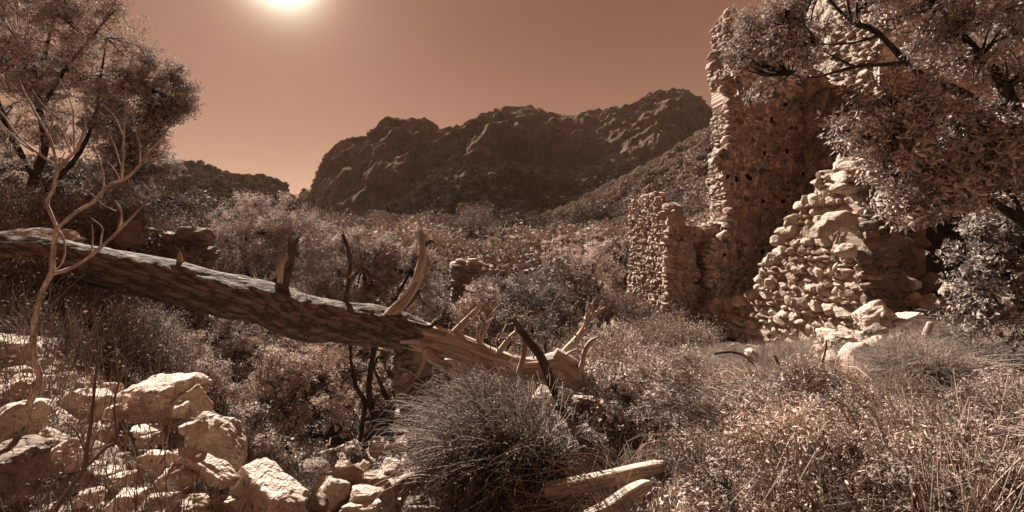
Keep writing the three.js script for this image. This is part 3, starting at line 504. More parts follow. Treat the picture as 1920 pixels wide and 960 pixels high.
// ------------------------------------------------------------------ the fallen pine and the other dead wood
// a trunk along a spline with bark plates or weathered grain; pts [[px, py, d, radius in pixels]]
function trunkGeo(pts, o) {
  const n = o.n ?? 300, seg = o.seg ?? 56, ctr = pts.map((q) => P(q[0], q[1], q[2])), cv = new THREE.CatmullRomCurve3(ctr, false, 'centripetal'), L = cv.getLength();
  const rad = lineFn(pts.map((q, k) => [k / (pts.length - 1), 0.94 * q[3] * q[2] / FOC])), pos = [], uv = [], idx = [], N = V(0, 1, 0), B = V(), T = V();
  for (let k = 0; k <= n; k++) {
    const t = k / n, c = cv.getPoint(t); cv.getTangent(t, T); N.addScaledVector(T, -N.dot(T)).normalize(); B.crossVectors(T, N); const s = t * L;
    for (let j = 0; j <= seg; j++) {
      const a = (j % seg) / seg * 2 * Math.PI, ca_ = Math.cos(a), sa = Math.sin(a), r0 = rad(t);
      const h = o.h(s, a, r0, t), r = Math.max(0.004, r0 * (1 + (o.lump ?? 0.07) * fbm(s * 1.3, ca_ * 0.9 + 3, sa * 0.9, 3)) + h);
      pos.push(c.x + (N.x * ca_ + B.x * sa) * r, c.y + (N.y * ca_ + B.y * sa) * r, c.z + (N.z * ca_ + B.z * sa) * r); uv.push(j / seg * (o.uw ?? 1.6), s / (o.us ?? 1));
    }
  }
  const row = seg + 1;
  for (let k = 0; k < n; k++) for (let j = 0; j < seg; j++) { const a = k * row + j; idx.push(a, a + 1, a + row + 1, a, a + row + 1, a + row); }
  for (const [k, f] of [[0, 1], [n, 0]]) { const c = cv.getPoint(k / n), id = pos.length / 3, dir = cv.getTangent(k / n).multiplyScalar(f ? -0.02 : 0.03); pos.push(c.x + dir.x, c.y + dir.y, c.z + dir.z); uv.push(0.5, k / n * L); for (let j = 0; j < seg; j++) f ? idx.push(id, k * row + j + 1, k * row + j) : idx.push(id, k * row + j, k * row + j + 1); }
  const g = new THREE.BufferGeometry(); g.setAttribute('position', new THREE.Float32BufferAttribute(pos, 3)); g.setAttribute('uv', new THREE.Float32BufferAttribute(uv, 2)); g.setIndex(idx); g.computeVertexNormals(); return g;
}
const barkRelief = (s, a, r) => { const ca_ = Math.cos(a), sa = Math.sin(a), q = ridged(s * 2.9 + noise(s, ca_ * 2, sa * 2), ca_ * 4.2, sa * 4.2, 4), p = fbm(s * 7, ca_ * 7, sa * 7, 3); return 0.005 * clamp(1 - Math.max(0, q - 0.25) * 2.2, -0.4, 1) - 0.004 + 0.009 * p + 0.016 * fbm(s * 2.2, ca_ * 1.5, sa * 1.5 + 7, 3); };
const grain = (amp) => (s, a, r) => amp * (fbm(s * 0.9, Math.cos(a) * 3.2, Math.sin(a) * 3.2, 4) * 1.6 - 0.7 * Math.max(0, ridged(s * 0.45, Math.cos(a) * 2.6, Math.sin(a) * 2.6, 2) - 0.55));
const splinter = (h, from) => (s, a, r, t) => h(s, a, r, t) - (t > from ? r * (t - from) / (1 - from) * (0.55 + 1.3 * noise(a * 2.1, 4.2, r * 30)) : 0);
{
  const t = base('fallen_tree', P(540, 560, 6.1), 'long fallen pine trunk lying across the gully, its right end stripped pale with stubs', 'fallen tree');
  const D = (x) => 6.5 - 0.75 * x / 1090;
  mesh('bark_trunk', local(trunkGeo([[-160, 462, 6.7, 46], [0, 480, 6.55, 45], [120, 492, 6.45, 44], [200, 503, 6.4, 40], [300, 522, 6.3, 41], [400, 548, 6.22, 42], [500, 570, 6.15, 44], [560, 592, 6.1, 46], [620, 602, 6.06, 42], [700, 610, 6.0, 42], [750, 618, 5.97, 38], [800, 632, 5.93, 26]], { h: barkRelief, n: 520, seg: 80, uw: 3, us: 0.8, lump: 0.2 }), t), M.bark, t);
  mesh('bare_trunk', local(trunkGeo([[715, 610, 5.98, 30], [760, 622, 5.96, 31], [810, 636, 5.93, 29], [860, 650, 5.9, 26], [920, 674, 5.87, 24], [975, 690, 5.85, 22], [1015, 690, 5.83, 24], [1050, 688, 5.8, 30], [1072, 705, 5.78, 30], [1086, 728, 5.77, 14]], { h: splinter(grain(0.02), 0.94), n: 260, seg: 48, lump: 0.1, uw: 1, us: 0.8 }), t), M.wood, t);
  const RL = mulberry(77);
  const limb = (name, pts, mat = M.wood, depth = 0, o = {}) => { const q = pts[pts.length - 1], q0 = pts[pts.length - 2], mb = new MB(t.position), tip = P(q[0], q[1], D(q[0]) + depth + (q[3] ?? 0)), dir = tip.clone().sub(P(q0[0], q0[1], D(q0[0]) + depth + (q0[3] ?? 0))).normalize(), r = q[2] * 6 / FOC;
    if (q[2] >= 3) { for (let k = 0; k < 5; k++) { const s = tip.clone().addScaledVector(rdir(RL), r * 0.6), e = s.clone().addScaledVector(dir, r * (1 + 3 * RL())).addScaledVector(rdir(RL), r * 0.7); mb.tube([s.clone().addScaledVector(dir, -r * 2), s, e], [r * 0.5, r * 0.42, 0.0015], 5, [1, 1, 1], 0.2); } mesh('splinters', mb.geo(true), mat, t); }
    return limb0(name, pts, mat, depth, o); };
  const limb0 = (name, pts, mat, depth, o) => mesh(name, local(trunkGeo(pts.map(([x, y, r, dd = 0]) => [x, y, D(x) + depth + dd, r * 0.72]), { h: o.h ?? splinter(grain(0.016), 0.97), n: o.n ?? 60, seg: 16, lump: 0.45, uw: 0.4, us: 0.6 }), t), mat, t);
  limb('broken_branch', [[341, 532, 11], [341, 505, 9], [339, 490, 8], [338, 472, 2]], M.wood);
  limb('broken_branch', [[522, 566, 24], [528, 545, 17], [535, 515, 15], [541, 490, 14], [546, 470, 11]], M.bark);
  limb('splinter', [[526, 530, 7], [527, 505, 9], [531, 490, 5], [538, 478, 2]], M.wood, -0.16);
  limb('branch', [[648, 578, 9], [650, 555, 6.5], [656, 525, 6], [657, 495, 5.5], [653, 468, 5], [645, 446, 4.5]], M.woodDark);
  limb('branch', [[728, 592, 15], [745, 578, 16], [765, 556, 14], [782, 525, 13], [790, 495, 12], [793, 465, 10], [792, 443, 7]], M.wood, -0.1);
  limb('branch_fork', [[791, 470, 6], [799, 459, 5], [808, 452, 4], [814, 455, 2]], M.woodDark, -0.1);
  limb('branch_fork', [[752, 578, 9], [768, 566, 8], [780, 552, 6], [790, 543, 2]], M.woodDark, -0.05);
  limb('bark_strip', [[745, 598, 6], [775, 607, 7], [805, 612, 5], [826, 598, 4]], M.bark, -0.15);
  limb('dark_stub', [[806, 618, 9], [818, 604, 9], [830, 594, 6]], M.bark, 0.05);
  limb('broken_branch', [[838, 640, 12], [852, 625, 11], [868, 609, 11], [880, 597, 10], [889, 586, 8]], M.wood);
  limb('branch', [[893, 655, 7], [900, 642, 6], [912, 612, 5.5], [921, 592, 5], [927, 578, 4]], M.wood);
  limb('twig', [[895, 648, 5], [897, 625, 4], [905, 610, 3], [913, 603, 2]], M.wood);
  limb('branch', [[925, 672, 9], [940, 655, 8], [955, 636, 7.5], [972, 622, 7], [985, 620, 5], [991, 615, 3]], M.wood, -0.05);
  limb('twig', [[968, 626, 5], [970, 608, 4.5], [976, 598, 4], [984, 592, 4], [983, 578, 2]], M.wood, -0.05);
  limb('twig', [[982, 600, 3], [972, 594, 3], [962, 592, 2]], M.wood, -0.05);
  limb('twig', [[946, 676, 3], [955, 660, 3], [966, 640, 3], [969, 625, 2]], M.wood, 0.1);
  limb('branch', [[972, 702, 8], [979, 680, 7.5], [984, 655, 7.5], [984, 632, 7], [988, 618, 6]], M.wood, -0.2);
  limb('branch', [[1024, 660, 4], [1022, 645, 3.5], [1023, 639, 1.5]], M.woodDark, -0.1);
  limb('branch', [[1050, 672, 10], [1062, 656, 9], [1078, 640, 9], [1092, 622, 9], [1102, 600, 9], [1105, 584, 8]], M.wood);
  limb('branch_fork', [[1098, 600, 7], [1107, 592, 6.5], [1120, 586, 5], [1133, 577, 2]], M.wood);
  limb('broken_branch', [[796, 655, 12], [806, 668, 15], [818, 677, 14], [830, 684, 9]], M.wood, -0.25, { h: splinter(grain(0.014), 0.7) });
  limb('branch_fork', [[800, 664, 9], [795, 680, 7], [788, 695, 6], [779, 708, 3]], M.wood, -0.25);
  limb('splinter', [[752, 641, 5], [780, 640, 6], [800, 642, 5]], M.wood, -0.25);
  limb('splinter', [[890, 668, 5], [905, 680, 7], [918, 688, 3]], M.wood, -0.2);
  limb('splinter', [[1040, 662, 14], [1058, 672, 15], [1076, 682, 8], [1088, 692, 3]], M.wood, -0.15, { h: splinter(grain(0.02), 0.6) });
  limb('twig', [[1058, 668, 3], [1070, 660, 2.5], [1082, 655, 1.2]], M.wood, -0.18);
}
{ // fine broken twigs along the pale end
  const t = scene.getObjectByName('fallen_tree'), D = (x) => 6.5 - 0.75 * x / 1090;
  const tw = [[[905, 612], [896, 598], [893, 588]], [[912, 606], [922, 598], [930, 596]], [[935, 660], [930, 640], [936, 622]], [[950, 640], [944, 622], [950, 606], [947, 598]], [[960, 632], [966, 650], [962, 668], [955, 680]], [[974, 598], [966, 588], [960, 584]], [[985, 590], [995, 584], [1002, 586]], [[984, 655], [992, 645], [1000, 640]], [[1075, 640], [1084, 650], [1096, 652]], [[1104, 590], [1098, 580], [1100, 572]], [[1000, 672], [1004, 655], [1012, 646]], [[1064, 660], [1075, 664], [1090, 660]], [[848, 628], [842, 612], [846, 604]], [[785, 515], [795, 510], [801, 500]], [[655, 520], [662, 508], [664, 500]], [[870, 662], [876, 680], [872, 694]], [[940, 690], [946, 706], [940, 720]], [[1000, 705], [1006, 722], [1000, 740]], [[1040, 705], [1044, 722], [1038, 735]], [[500, 590], [490, 615], [498, 650], [480, 690]], [[420, 505], [424, 490], [421, 470]], [[560, 585], [575, 560], [572, 545]], [[985, 600], [990, 575], [984, 560]], [[975, 612], [962, 606], [950, 610]], [[925, 585], [932, 575], [930, 566]], [[1108, 588], [1118, 594], [1128, 592]], [[1120, 584], [1126, 574], [1124, 566]], [[1096, 616], [1106, 620], [1116, 614]], [[1084, 632], [1074, 622], [1072, 610]], [[880, 598], [890, 600], [898, 596]], [[866, 612], [858, 602], [860, 592]], [[955, 636], [948, 626], [940, 628]], [[930, 668], [920, 655], [922, 640]], [[1012, 690], [1020, 710], [1014, 735], [1022, 750]], [[960, 700], [955, 725], [962, 745]], [[790, 480], [780, 470], [782, 455]], [[776, 535], [788, 528], [796, 530]], [[1058, 690], [1066, 712], [1060, 730]]];
  for (const q of tw) { const d = D(q[0][0]) - 0.12, c = curve(q.map(([x, y]) => P(x, y, d)), 10), mb = new MB(t.position); mb.tube(c, (s) => 0.013 * (1 - 0.75 * s), 6, [0.85, 0.85, 0.85], 0.3); mesh('twig', mb.geo(true), M.twig, t); }
}
// a single weathered pole, log or stick, as one thing
function stick(name, label, cat, pts, mat, o = {}) {
  const t = base(name, P(pts[0][0], pts[0][1], pts[0][2]), label, cat, o.group);
  mesh(o.part ?? 'stem', local(trunkGeo(pts, { h: o.h ?? splinter(grain(o.amp ?? 0.006), 0.93), n: o.n ?? 70, seg: o.seg ?? 14, lump: o.lump ?? 0.14, uw: 0.5, us: 0.6 }), t), mat, t);
  for (const q of o.forks ?? []) mesh('fork', local(trunkGeo(q, { h: splinter(grain(0.003), 0.9), n: 30, seg: 8, lump: 0.1, uw: 0.3, us: 0.5 }), t), mat, t);
  return t;
}
stick('dead_branch', 'dark dead branch leaning diagonally across the pale end of the fallen trunk', 'branch', [[962, 596, 5.5, 4], [975, 617, 5.5, 7], [992, 640, 5.45, 8], [1012, 665, 5.4, 9], [1026, 695, 5.35, 9], [1036, 725, 5.3, 9], [1046, 752, 5.3, 6]], M.woodDark, { forks: [[[975, 617, 5.5, 5], [968, 606, 5.45, 4], [959, 600, 5.4, 3], [953, 598, 5.4, 1.5]]] });
stick('dead_branch', 'slim bleached hook-tipped branch standing right of the trunk’s splintered end', 'branch', [[1085, 700, 5.5, 5], [1092, 680, 5.5, 5], [1098, 655, 5.5, 5], [1108, 640, 5.5, 4], [1122, 632, 5.5, 2]], M.wood);
stick('log', 'weathered grey log lying flat at the right of the broom bush, bottom middle', 'log', [[1020, 922, 3.9, 15], [1080, 910, 3.92, 16], [1140, 897, 3.95, 16], [1200, 884, 3.98, 15], [1246, 873, 4.0, 13]], M.wood, { lump: 0.22, amp: 0.014, seg: 24 });
stick('log', 'curved smooth log at the bottom edge, just below the flat weathered log', 'log', [[1100, 975, 3.35, 15], [1140, 955, 3.4, 16], [1175, 930, 3.5, 16], [1205, 912, 3.6, 13], [1222, 908, 3.65, 8]], M.wood, { lump: 0.2, amp: 0.012, seg: 24 });
stick('log', 'pale thick log stuck between gully rocks left of the broom bush', 'log', [[722, 922, 4.9, 14], [760, 910, 4.9, 19], [800, 895, 4.9, 18], [850, 880, 4.9, 13]], M.wood, { lump: 0.2, amp: 0.016, seg: 24 });
stick('log', 'short dark log lying on rubble below the splintered trunk end', 'log', [[1040, 766, 5.6, 10], [1070, 782, 5.6, 13], [1105, 792, 5.6, 13], [1128, 800, 5.6, 9]], M.woodDark, { lump: 0.2, amp: 0.012, seg: 20 });
stick('stick', 'long bleached stick at the bottom edge pointing up right under the broom bush', 'stick', [[815, 945, 4.2, 6], [870, 930, 4.2, 6], [930, 905, 4.25, 5], [985, 880, 4.3, 3]], M.wood, {});
stick('stick', 'bleached stick lying on the bottom edge beside the square gully boulder', 'stick', [[765, 955, 4.1, 6], [810, 955, 4.1, 6], [860, 962, 4.1, 4]], M.wood, {});
stick('dead_branch', 'pale curved fallen branch on the dry grass mound right of the rubble wall', 'branch', [[1745, 605, 7.2, 5], [1735, 630, 7.2, 6], [1728, 650, 7.1, 6], [1718, 672, 7.0, 6], [1700, 690, 6.9, 5], [1680, 700, 6.85, 2.5]], M.wood, { forks: [[[1735, 632, 7.2, 3], [1715, 640, 7.1, 2.5], [1695, 642, 7.1, 1.5]], [[1722, 665, 7.0, 3], [1705, 668, 6.9, 2], [1690, 678, 6.9, 1.2]]] });
stick('dead_stick', 'dark crooked stick poking up from the brush below the stepped wall', 'stick', [[1476, 735, 6.3, 3], [1470, 705, 6.3, 3.2], [1462, 690, 6.3, 3], [1453, 668, 6.3, 2.6]], M.woodDark);
stick('dead_stick', 'slim upright dark twig in front of the pale boulder by the ruin', 'stick', [[1535, 710, 6.3, 3], [1542, 680, 6.3, 2.2], [1548, 655, 6.3, 2], [1549, 640, 6.3, 1.5]], M.woodDark, { forks: [[[1540, 690, 6.3, 2.5], [1515, 700, 6.2, 2], [1490, 712, 6.2, 1.2]]] });
stick('dead_stick', 'long dark stick lying across the pale grass at the foot of the stepped wall', 'stick', [[1340, 663, 8, 2.4], [1370, 660, 8, 2.8], [1395, 666, 7.9, 2.6], [1420, 690, 7.8, 2]], M.woodDark, {});
stick('dead_stick', 'pale stick lying slantwise on the brush at the right edge', 'stick', [[1780, 745, 5, 5], [1820, 728, 5, 5], [1862, 712, 5, 3]], M.wood, {});
stick('dead_stick', 'thin pale twig across the brush in the middle of the right bank', 'stick', [[1690, 790, 4.6, 2], [1740, 783, 4.6, 3], [1800, 780, 4.6, 1.5]], M.wood, {});

// bare saplings on the left: each stem and its branches are parts
function sapling(name, label, cat, list, mat, o = {}) {
  const t = base(name, P(...list[0][0].slice(0, 3)), label, cat);
  list.forEach((q, k) => {
    const pts = q.map(([x, y, d]) => P(x, y, d)), rs = q.map(([, , d, r]) => 0.66 * r * d / FOC), c = curve(pts, q.length * 5), f = lineFn(rs.map((r, i) => [i / (rs.length - 1), r]));
    const mb = new MB(t.position); mb.tube(c, f, k < 3 ? 9 : 6, [1, 1, 1], 0.12); mesh(k === 0 ? 'stem' : q.length > 3 ? 'branch' : 'twig', mb.geo(true), mat, t);
  });
  return t;
}
const sd = 3.3;
sapling('bare_sapling', 'bare pale leafless sapling with upswept twigs standing in front of the big leafy tree', 'sapling', [
  [[-10, 840, sd - 0.1, 8], [35, 785, sd, 8], [66, 735, sd, 8], [74, 705, sd, 7], [64, 670, sd, 7], [64, 610, sd, 7], [78, 550, sd, 7], [97, 510, sd, 7], [99, 480, sd, 6.5], [106, 425, sd, 6]],
  [[100, 514, sd, 5], [135, 502, sd, 5], [170, 480, sd, 4.5], [186, 466, sd, 4.5], [215, 440, sd, 4], [240, 415, sd, 3.5], [265, 388, sd, 2.5], [279, 370, sd, 1.5]],
  [[108, 427, sd, 5.5], [140, 400, sd, 5], [175, 378, sd, 4.5], [200, 350, sd, 4.5], [235, 335, sd, 4.5], [262, 310, sd, 4], [280, 285, sd, 3.5], [302, 260, sd, 2.5], [320, 234, sd, 1.5]],
  [[106, 425, sd, 5], [95, 400, sd, 4.5], [88, 380, sd, 4.5], [100, 355, sd, 4.5], [108, 320, sd, 4.5], [130, 295, sd, 4], [145, 280, sd, 4], [157, 245, sd, 3], [162, 200, sd, 2.5], [170, 150, sd, 1.5], [175, 112, sd, 1]],
  [[109, 316, sd, 4], [103, 290, sd, 3.5], [92, 255, sd, 3], [80, 235, sd, 3], [60, 200, sd, 2.5], [40, 160, sd, 1.8], [36, 145, sd, 1]],
  [[105, 310, sd, 3.5], [75, 290, sd, 3], [55, 275, sd, 2.8], [30, 250, sd, 2.4], [5, 215, sd, 2], [-15, 190, sd, 1]],
  [[62, 284, sd, 3], [35, 265, sd, 2.4], [15, 245, sd, 2], [-5, 225, sd, 1.2]],
  [[90, 250, sd, 2.5], [70, 220, sd, 2], [45, 200, sd, 1.6], [22, 172, sd, 1]],
  [[91, 250, sd, 2.5], [98, 230, sd, 2], [98, 205, sd, 1.4], [112, 180, sd, 1]],
  [[135, 290, sd, 2.5], [118, 250, sd, 2.2], [103, 225, sd, 1.8], [75, 190, sd, 1.5], [60, 168, sd, 1]],
  [[140, 285, sd, 2.5], [138, 240, sd, 2], [135, 200, sd, 1.5], [110, 145, sd, 1.2]],
  [[75, 290, sd, 2], [74, 268, sd, 1.8], [72, 250, sd, 1.2]],
  [[110, 312, sd, 2], [115, 300, sd, 1.8], [122, 285, sd, 1]],
  [[195, 352, sd, 3], [192, 325, sd, 2.6], [182, 290, sd, 2.2], [170, 262, sd, 1.2]],
  [[228, 338, sd, 3.2], [231, 290, sd, 3], [233, 240, sd, 2.6], [236, 190, sd, 2], [235, 165, sd, 1]],
  [[231, 255, sd, 2.4], [215, 220, sd, 2], [198, 200, sd, 1.6], [190, 192, sd, 1]],
  [[225, 337, sd, 2], [212, 315, sd, 1.8], [190, 295, sd, 1.2]],
  [[226, 310, sd, 2], [215, 275, sd, 1.8], [203, 247, sd, 1]],
  [[262, 308, sd, 2], [262, 280, sd, 1.6], [240, 190, sd, 1]],
  [[275, 290, sd, 2.4], [285, 280, sd, 2], [300, 284, sd, 1.2]],
  [[220, 437, sd, 3.4], [228, 405, sd, 3], [222, 385, sd, 2.4], [215, 375, sd, 1.2]],
  [[218, 396, sd, 2], [195, 385, sd, 1.8], [178, 370, sd, 1.4], [163, 355, sd, 0.8]],
  [[276, 372, sd, 1.8], [280, 360, sd, 1.5], [265, 340, sd, 1]],
  [[188, 464, sd, 3], [190, 445, sd, 2.4], [192, 428, sd, 2], [170, 408, sd, 1]],
  [[172, 480, sd, 2.5], [174, 440, sd, 2], [172, 420, sd, 1.2]],
  [[106, 428, sd, 3], [120, 450, sd, 2.6], [118, 490, sd, 2.4], [103, 508, sd, 1.6]],
  [[120, 450, sd, 2.4], [105, 446, sd, 2], [90, 443, sd, 1.2]],
], M.twig);
sapling('bare_sapling', 'dark bare forked stem rising from the bottom left corner among the pale rocks', 'sapling', [
  [[95, 975, 2.2, 6], [115, 940, 2.25, 6], [140, 905, 2.3, 6], [160, 875, 2.3, 5.5], [163, 840, 2.3, 4.5], [170, 800, 2.3, 4], [177, 730, 2.35, 3.5], [181, 690, 2.35, 2.5], [185, 668, 2.35, 1.5]],
  [[160, 876, 2.3, 5], [180, 858, 2.3, 4.5], [200, 838, 2.3, 4], [217, 828, 2.3, 3], [214, 770, 2.3, 2.6], [222, 720, 2.3, 2.2], [245, 690, 2.3, 1.4]],
  [[181, 690, 2.35, 2.5], [215, 660, 2.35, 2], [250, 690, 2.4, 1.4]],
  [[181, 690, 2.35, 2.5], [183, 640, 2.4, 1.8], [175, 580, 2.4, 1.2], [180, 545, 2.4, 0.8]],
  [[222, 720, 2.3, 2], [215, 650, 2.35, 1.6], [212, 600, 2.35, 1.2], [216, 545, 2.35, 0.8]],
  [[162, 850, 2.3, 2.4], [140, 805, 2.3, 2], [120, 790, 2.3, 1.2]],
  [[236, 694, 2.3, 1.8], [232, 660, 2.3, 1.4], [245, 610, 2.35, 1]],
], M.stem);

// ------------------------------------------------------------------ boulders: [px, py of the middle, width, height in pixels, distance, label, category group, turn, options]
let rockSeed = 20;
function boulder(px, py, w, h, d, label, group, o = {}) {
  const s = d / FOC, seed = o.seed ?? rockSeed++, big = Math.max(w, h) * (1.1 - 0.05 * d / 5);
  const m = mesh(o.name ?? 'boulder', rockGeo(seed, w * s, h * s * 1.08, (o.deep ?? (w * 0.6 + h * 0.4)) * s, big > 120 ? 21 : big > 60 ? 13 : 7, { planes: o.planes ?? 10, sharp: o.sharp ?? 34, rough: o.rough ?? 1.9, uv: 0.6, crease: big > 60 ? 0.5 : 0.6 }), o.mat ?? M.rock[seed % 3]);
  m.position.copy(P(px, py, d)); m.rotation.set(o.rx ?? 0, o.ry ?? 0, o.rz ?? 0); tag(m, label, o.cat ?? 'boulder', group); return m;
}
const LB = 'boulders on the left bank', GB = 'boulders in the gully', RB = 'fallen blocks by the ruin';
for (const [px, py, w, h, d, label, o] of [
  [300, 750, 158, 76, 4.3, 'long humped slab at the top of the left rock pile, above a small hollow', { rz: 0.1, deep: 110 }],
  [362, 770, 44, 92, 4.2, 'curved upright right end of the long humped slab, leaning over the hollow', { rz: 0.12, rough: 0.8 }],
  [405, 838, 130, 120, 3.9, 'broad pale boulder at the right end of the left rock pile, cracked low down', { rz: -0.35, deep: 90 }],
  [383, 880, 130, 44, 3.4, 'long blocky stone lying diagonally in front of the broad pale boulder', { rz: -0.62, deep: 50 }],
  [361, 806, 48, 34, 3.55, 'small striped block perched on the broad pale boulder', { rz: 0.25 }],
  [337, 903, 78, 60, 3.3, 'rounded stone below the diagonal block, in the left rock pile', { rz: 0.2 }],
  [290, 866, 66, 44, 3.4, 'wedge-shaped stone left of the diagonal block', {}],
  [338, 770, 26, 30, 4.0, 'small pale stone sitting inside the hollow of the humped slab', {}],
  [318, 797, 46, 20, 4.0, 'flat stone on the floor of the hollow under the humped slab', {}],
  [270, 812, 58, 20, 3.8, 'thin slab propped on two small stones in the middle of the left pile', { rz: -0.05 }],
  [272, 830, 30, 18, 3.75, 'little stone wedged beneath the thin propped slab', {}],
  [295, 822, 24, 24, 3.78, 'upright little stone supporting the thin propped slab', {}],
  [175, 775, 84, 78, 4.1, 'big pale block with a bright top left of the humped slab', { rz: -0.2, deep: 100 }],
  [192, 815, 58, 50, 3.9, 'rounded pale stone under the big pale block', {}],
  [103, 725, 52, 46, 4.4, 'boxy stone at the upper edge of the left rock pile', { rz: 0.1 }],
  [153, 730, 48, 40, 4.5, 'pale stone with a rough top beside the boxy one', {}],
  [200, 742, 40, 44, 4.5, 'cracked stone between the rough-topped stone and the humped slab', {}],
  [30, 665, 130, 84, 4.6, 'large knobbly boulder at the left edge with a sunlit crest', { deep: 130, rz: -0.15 }],
  [70, 690, 66, 60, 4.5, 'lower right shoulder of the knobbly boulder at the left edge', {}],
  [28, 740, 84, 62, 3.9, 'flat-topped rock at the left edge below the knobbly boulder', { rz: -0.25 }],
  [85, 780, 56, 56, 3.8, 'shaded squarish stone with a bright top right of the flat-topped rock', { rz: -0.1 }],
  [20, 800, 80, 90, 3.3, 'big rock at the left edge, bright above and dark below', { deep: 110 }],
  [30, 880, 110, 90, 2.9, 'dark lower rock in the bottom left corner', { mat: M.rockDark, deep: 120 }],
  [92, 830, 66, 30, 3.3, 'slanting wedge of stone left of the bare forked stem', { rz: -0.6 }],
  [118, 860, 60, 56, 3.2, 'pale stone behind the bare forked stem', { rz: 0.3 }],
  [225, 905, 52, 40, 3.2, 'pale pyramid-shaped stone in the rubble, bottom left', { sharp: 26 }],
  [200, 890, 70, 28, 3.3, 'flat plate of stone beside the pyramid-shaped one', {}],
  [168, 935, 44, 28, 2.9, 'rounded small stone near the bottom edge left', {}],
  [238, 940, 60, 40, 2.9, 'pale flat stone at the bottom edge', {}],
  [295, 945, 70, 40, 3.0, 'broad pale stone at the bottom edge below the rounded stone', {}],
  [352, 950, 76, 36, 3.1, 'low pale slab at the bottom edge', {}],
  [212, 780, 26, 40, 4.0, 'narrow stone standing between the big pale block and the propped slab', {}],
  [460, 928, 60, 52, 3.6, 'rough block at the foot of the diagonal stone', {}],
  [500, 935, 140, 76, 3.5, 'long pale boulder sloping down to the bottom edge left of the gully', { rz: -0.45, deep: 110 }],
  [440, 950, 40, 36, 3.4, 'small stone at the bottom edge beside the long sloping boulder', {}],
  [50, 460, 150, 62, 7.0, 'big mottled rock above the left end of the fallen trunk', { deep: 130, mat: M.rock[1] }],
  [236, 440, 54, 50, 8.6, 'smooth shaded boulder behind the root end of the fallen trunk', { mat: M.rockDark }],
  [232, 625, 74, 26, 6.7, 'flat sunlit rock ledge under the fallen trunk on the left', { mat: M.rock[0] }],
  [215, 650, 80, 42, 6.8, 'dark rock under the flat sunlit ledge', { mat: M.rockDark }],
  [250, 600, 60, 40, 7.0, 'pale rock face just under the fallen trunk, by the dry grass', {}],
  [215, 585, 46, 26, 7.2, 'sunlit stone close under the fallen trunk at the left', {}],
  [195, 600, 36, 22, 7.1, 'small pale stone at the left of the ledge', {}],
  [378, 640, 24, 40, 8.4, 'shaded stone standing at the edge of the gully bushes', { mat: M.rockDark }],
]) boulder(px, py, w, h, d, label, LB, o);
for (const [px, py, w, h, d, label, o] of [
  [705, 930, 100, 56, 4.3, 'large square pale boulder with a flat cracked top, bottom middle', { deep: 100, sharp: 26 }],
  [626, 930, 76, 70, 4.3, 'pointed mottled boulder left of the square one', { sharp: 26, rz: 0.1, planes: 8 }],
  [640, 900, 84, 32, 4.8, 'long flat-topped boulder behind the pointed one', { rz: 0.08 }],
  [678, 950, 80, 24, 4.1, 'pale low stone in front of the square boulder at the bottom edge', {}],
  [770, 952, 60, 40, 4.2, 'dark rock under the pale log', { mat: M.rockDark }],
  [738, 882, 52, 34, 5.6, 'flat pale slab with a dark shadowed front in the middle of the gully', { rz: -0.1 }],
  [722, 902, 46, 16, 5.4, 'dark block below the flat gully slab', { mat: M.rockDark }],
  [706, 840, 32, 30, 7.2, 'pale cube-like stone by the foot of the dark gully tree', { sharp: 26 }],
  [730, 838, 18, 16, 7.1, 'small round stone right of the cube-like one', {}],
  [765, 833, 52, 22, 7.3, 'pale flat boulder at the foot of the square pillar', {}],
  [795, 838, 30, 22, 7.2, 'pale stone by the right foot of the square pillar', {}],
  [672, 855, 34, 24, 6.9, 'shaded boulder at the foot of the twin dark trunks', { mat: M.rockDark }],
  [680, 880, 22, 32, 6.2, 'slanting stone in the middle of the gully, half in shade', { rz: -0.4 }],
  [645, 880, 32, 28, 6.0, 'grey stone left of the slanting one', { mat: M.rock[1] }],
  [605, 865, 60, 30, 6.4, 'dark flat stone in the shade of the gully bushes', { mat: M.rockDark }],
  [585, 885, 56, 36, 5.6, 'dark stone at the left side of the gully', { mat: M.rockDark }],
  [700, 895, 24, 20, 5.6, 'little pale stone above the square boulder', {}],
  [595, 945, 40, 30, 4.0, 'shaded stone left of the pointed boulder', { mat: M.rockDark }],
  [760, 870, 26, 30, 6.0, 'small stone right of the flat gully slab', {}],
  [1075, 790, 40, 26, 5.9, 'pale stone under the short dark log', {}],
  [1020, 745, 50, 40, 6.6, 'pale rock showing between bushes below the splintered trunk end', {}],
  [1105, 760, 56, 36, 6.6, 'pale rock behind the short dark log', {}],
  [860, 680, 60, 34, 6.9, 'pale rock just under the bare part of the fallen trunk', {}],
]) boulder(px, py, w, h, d, label, GB, o);
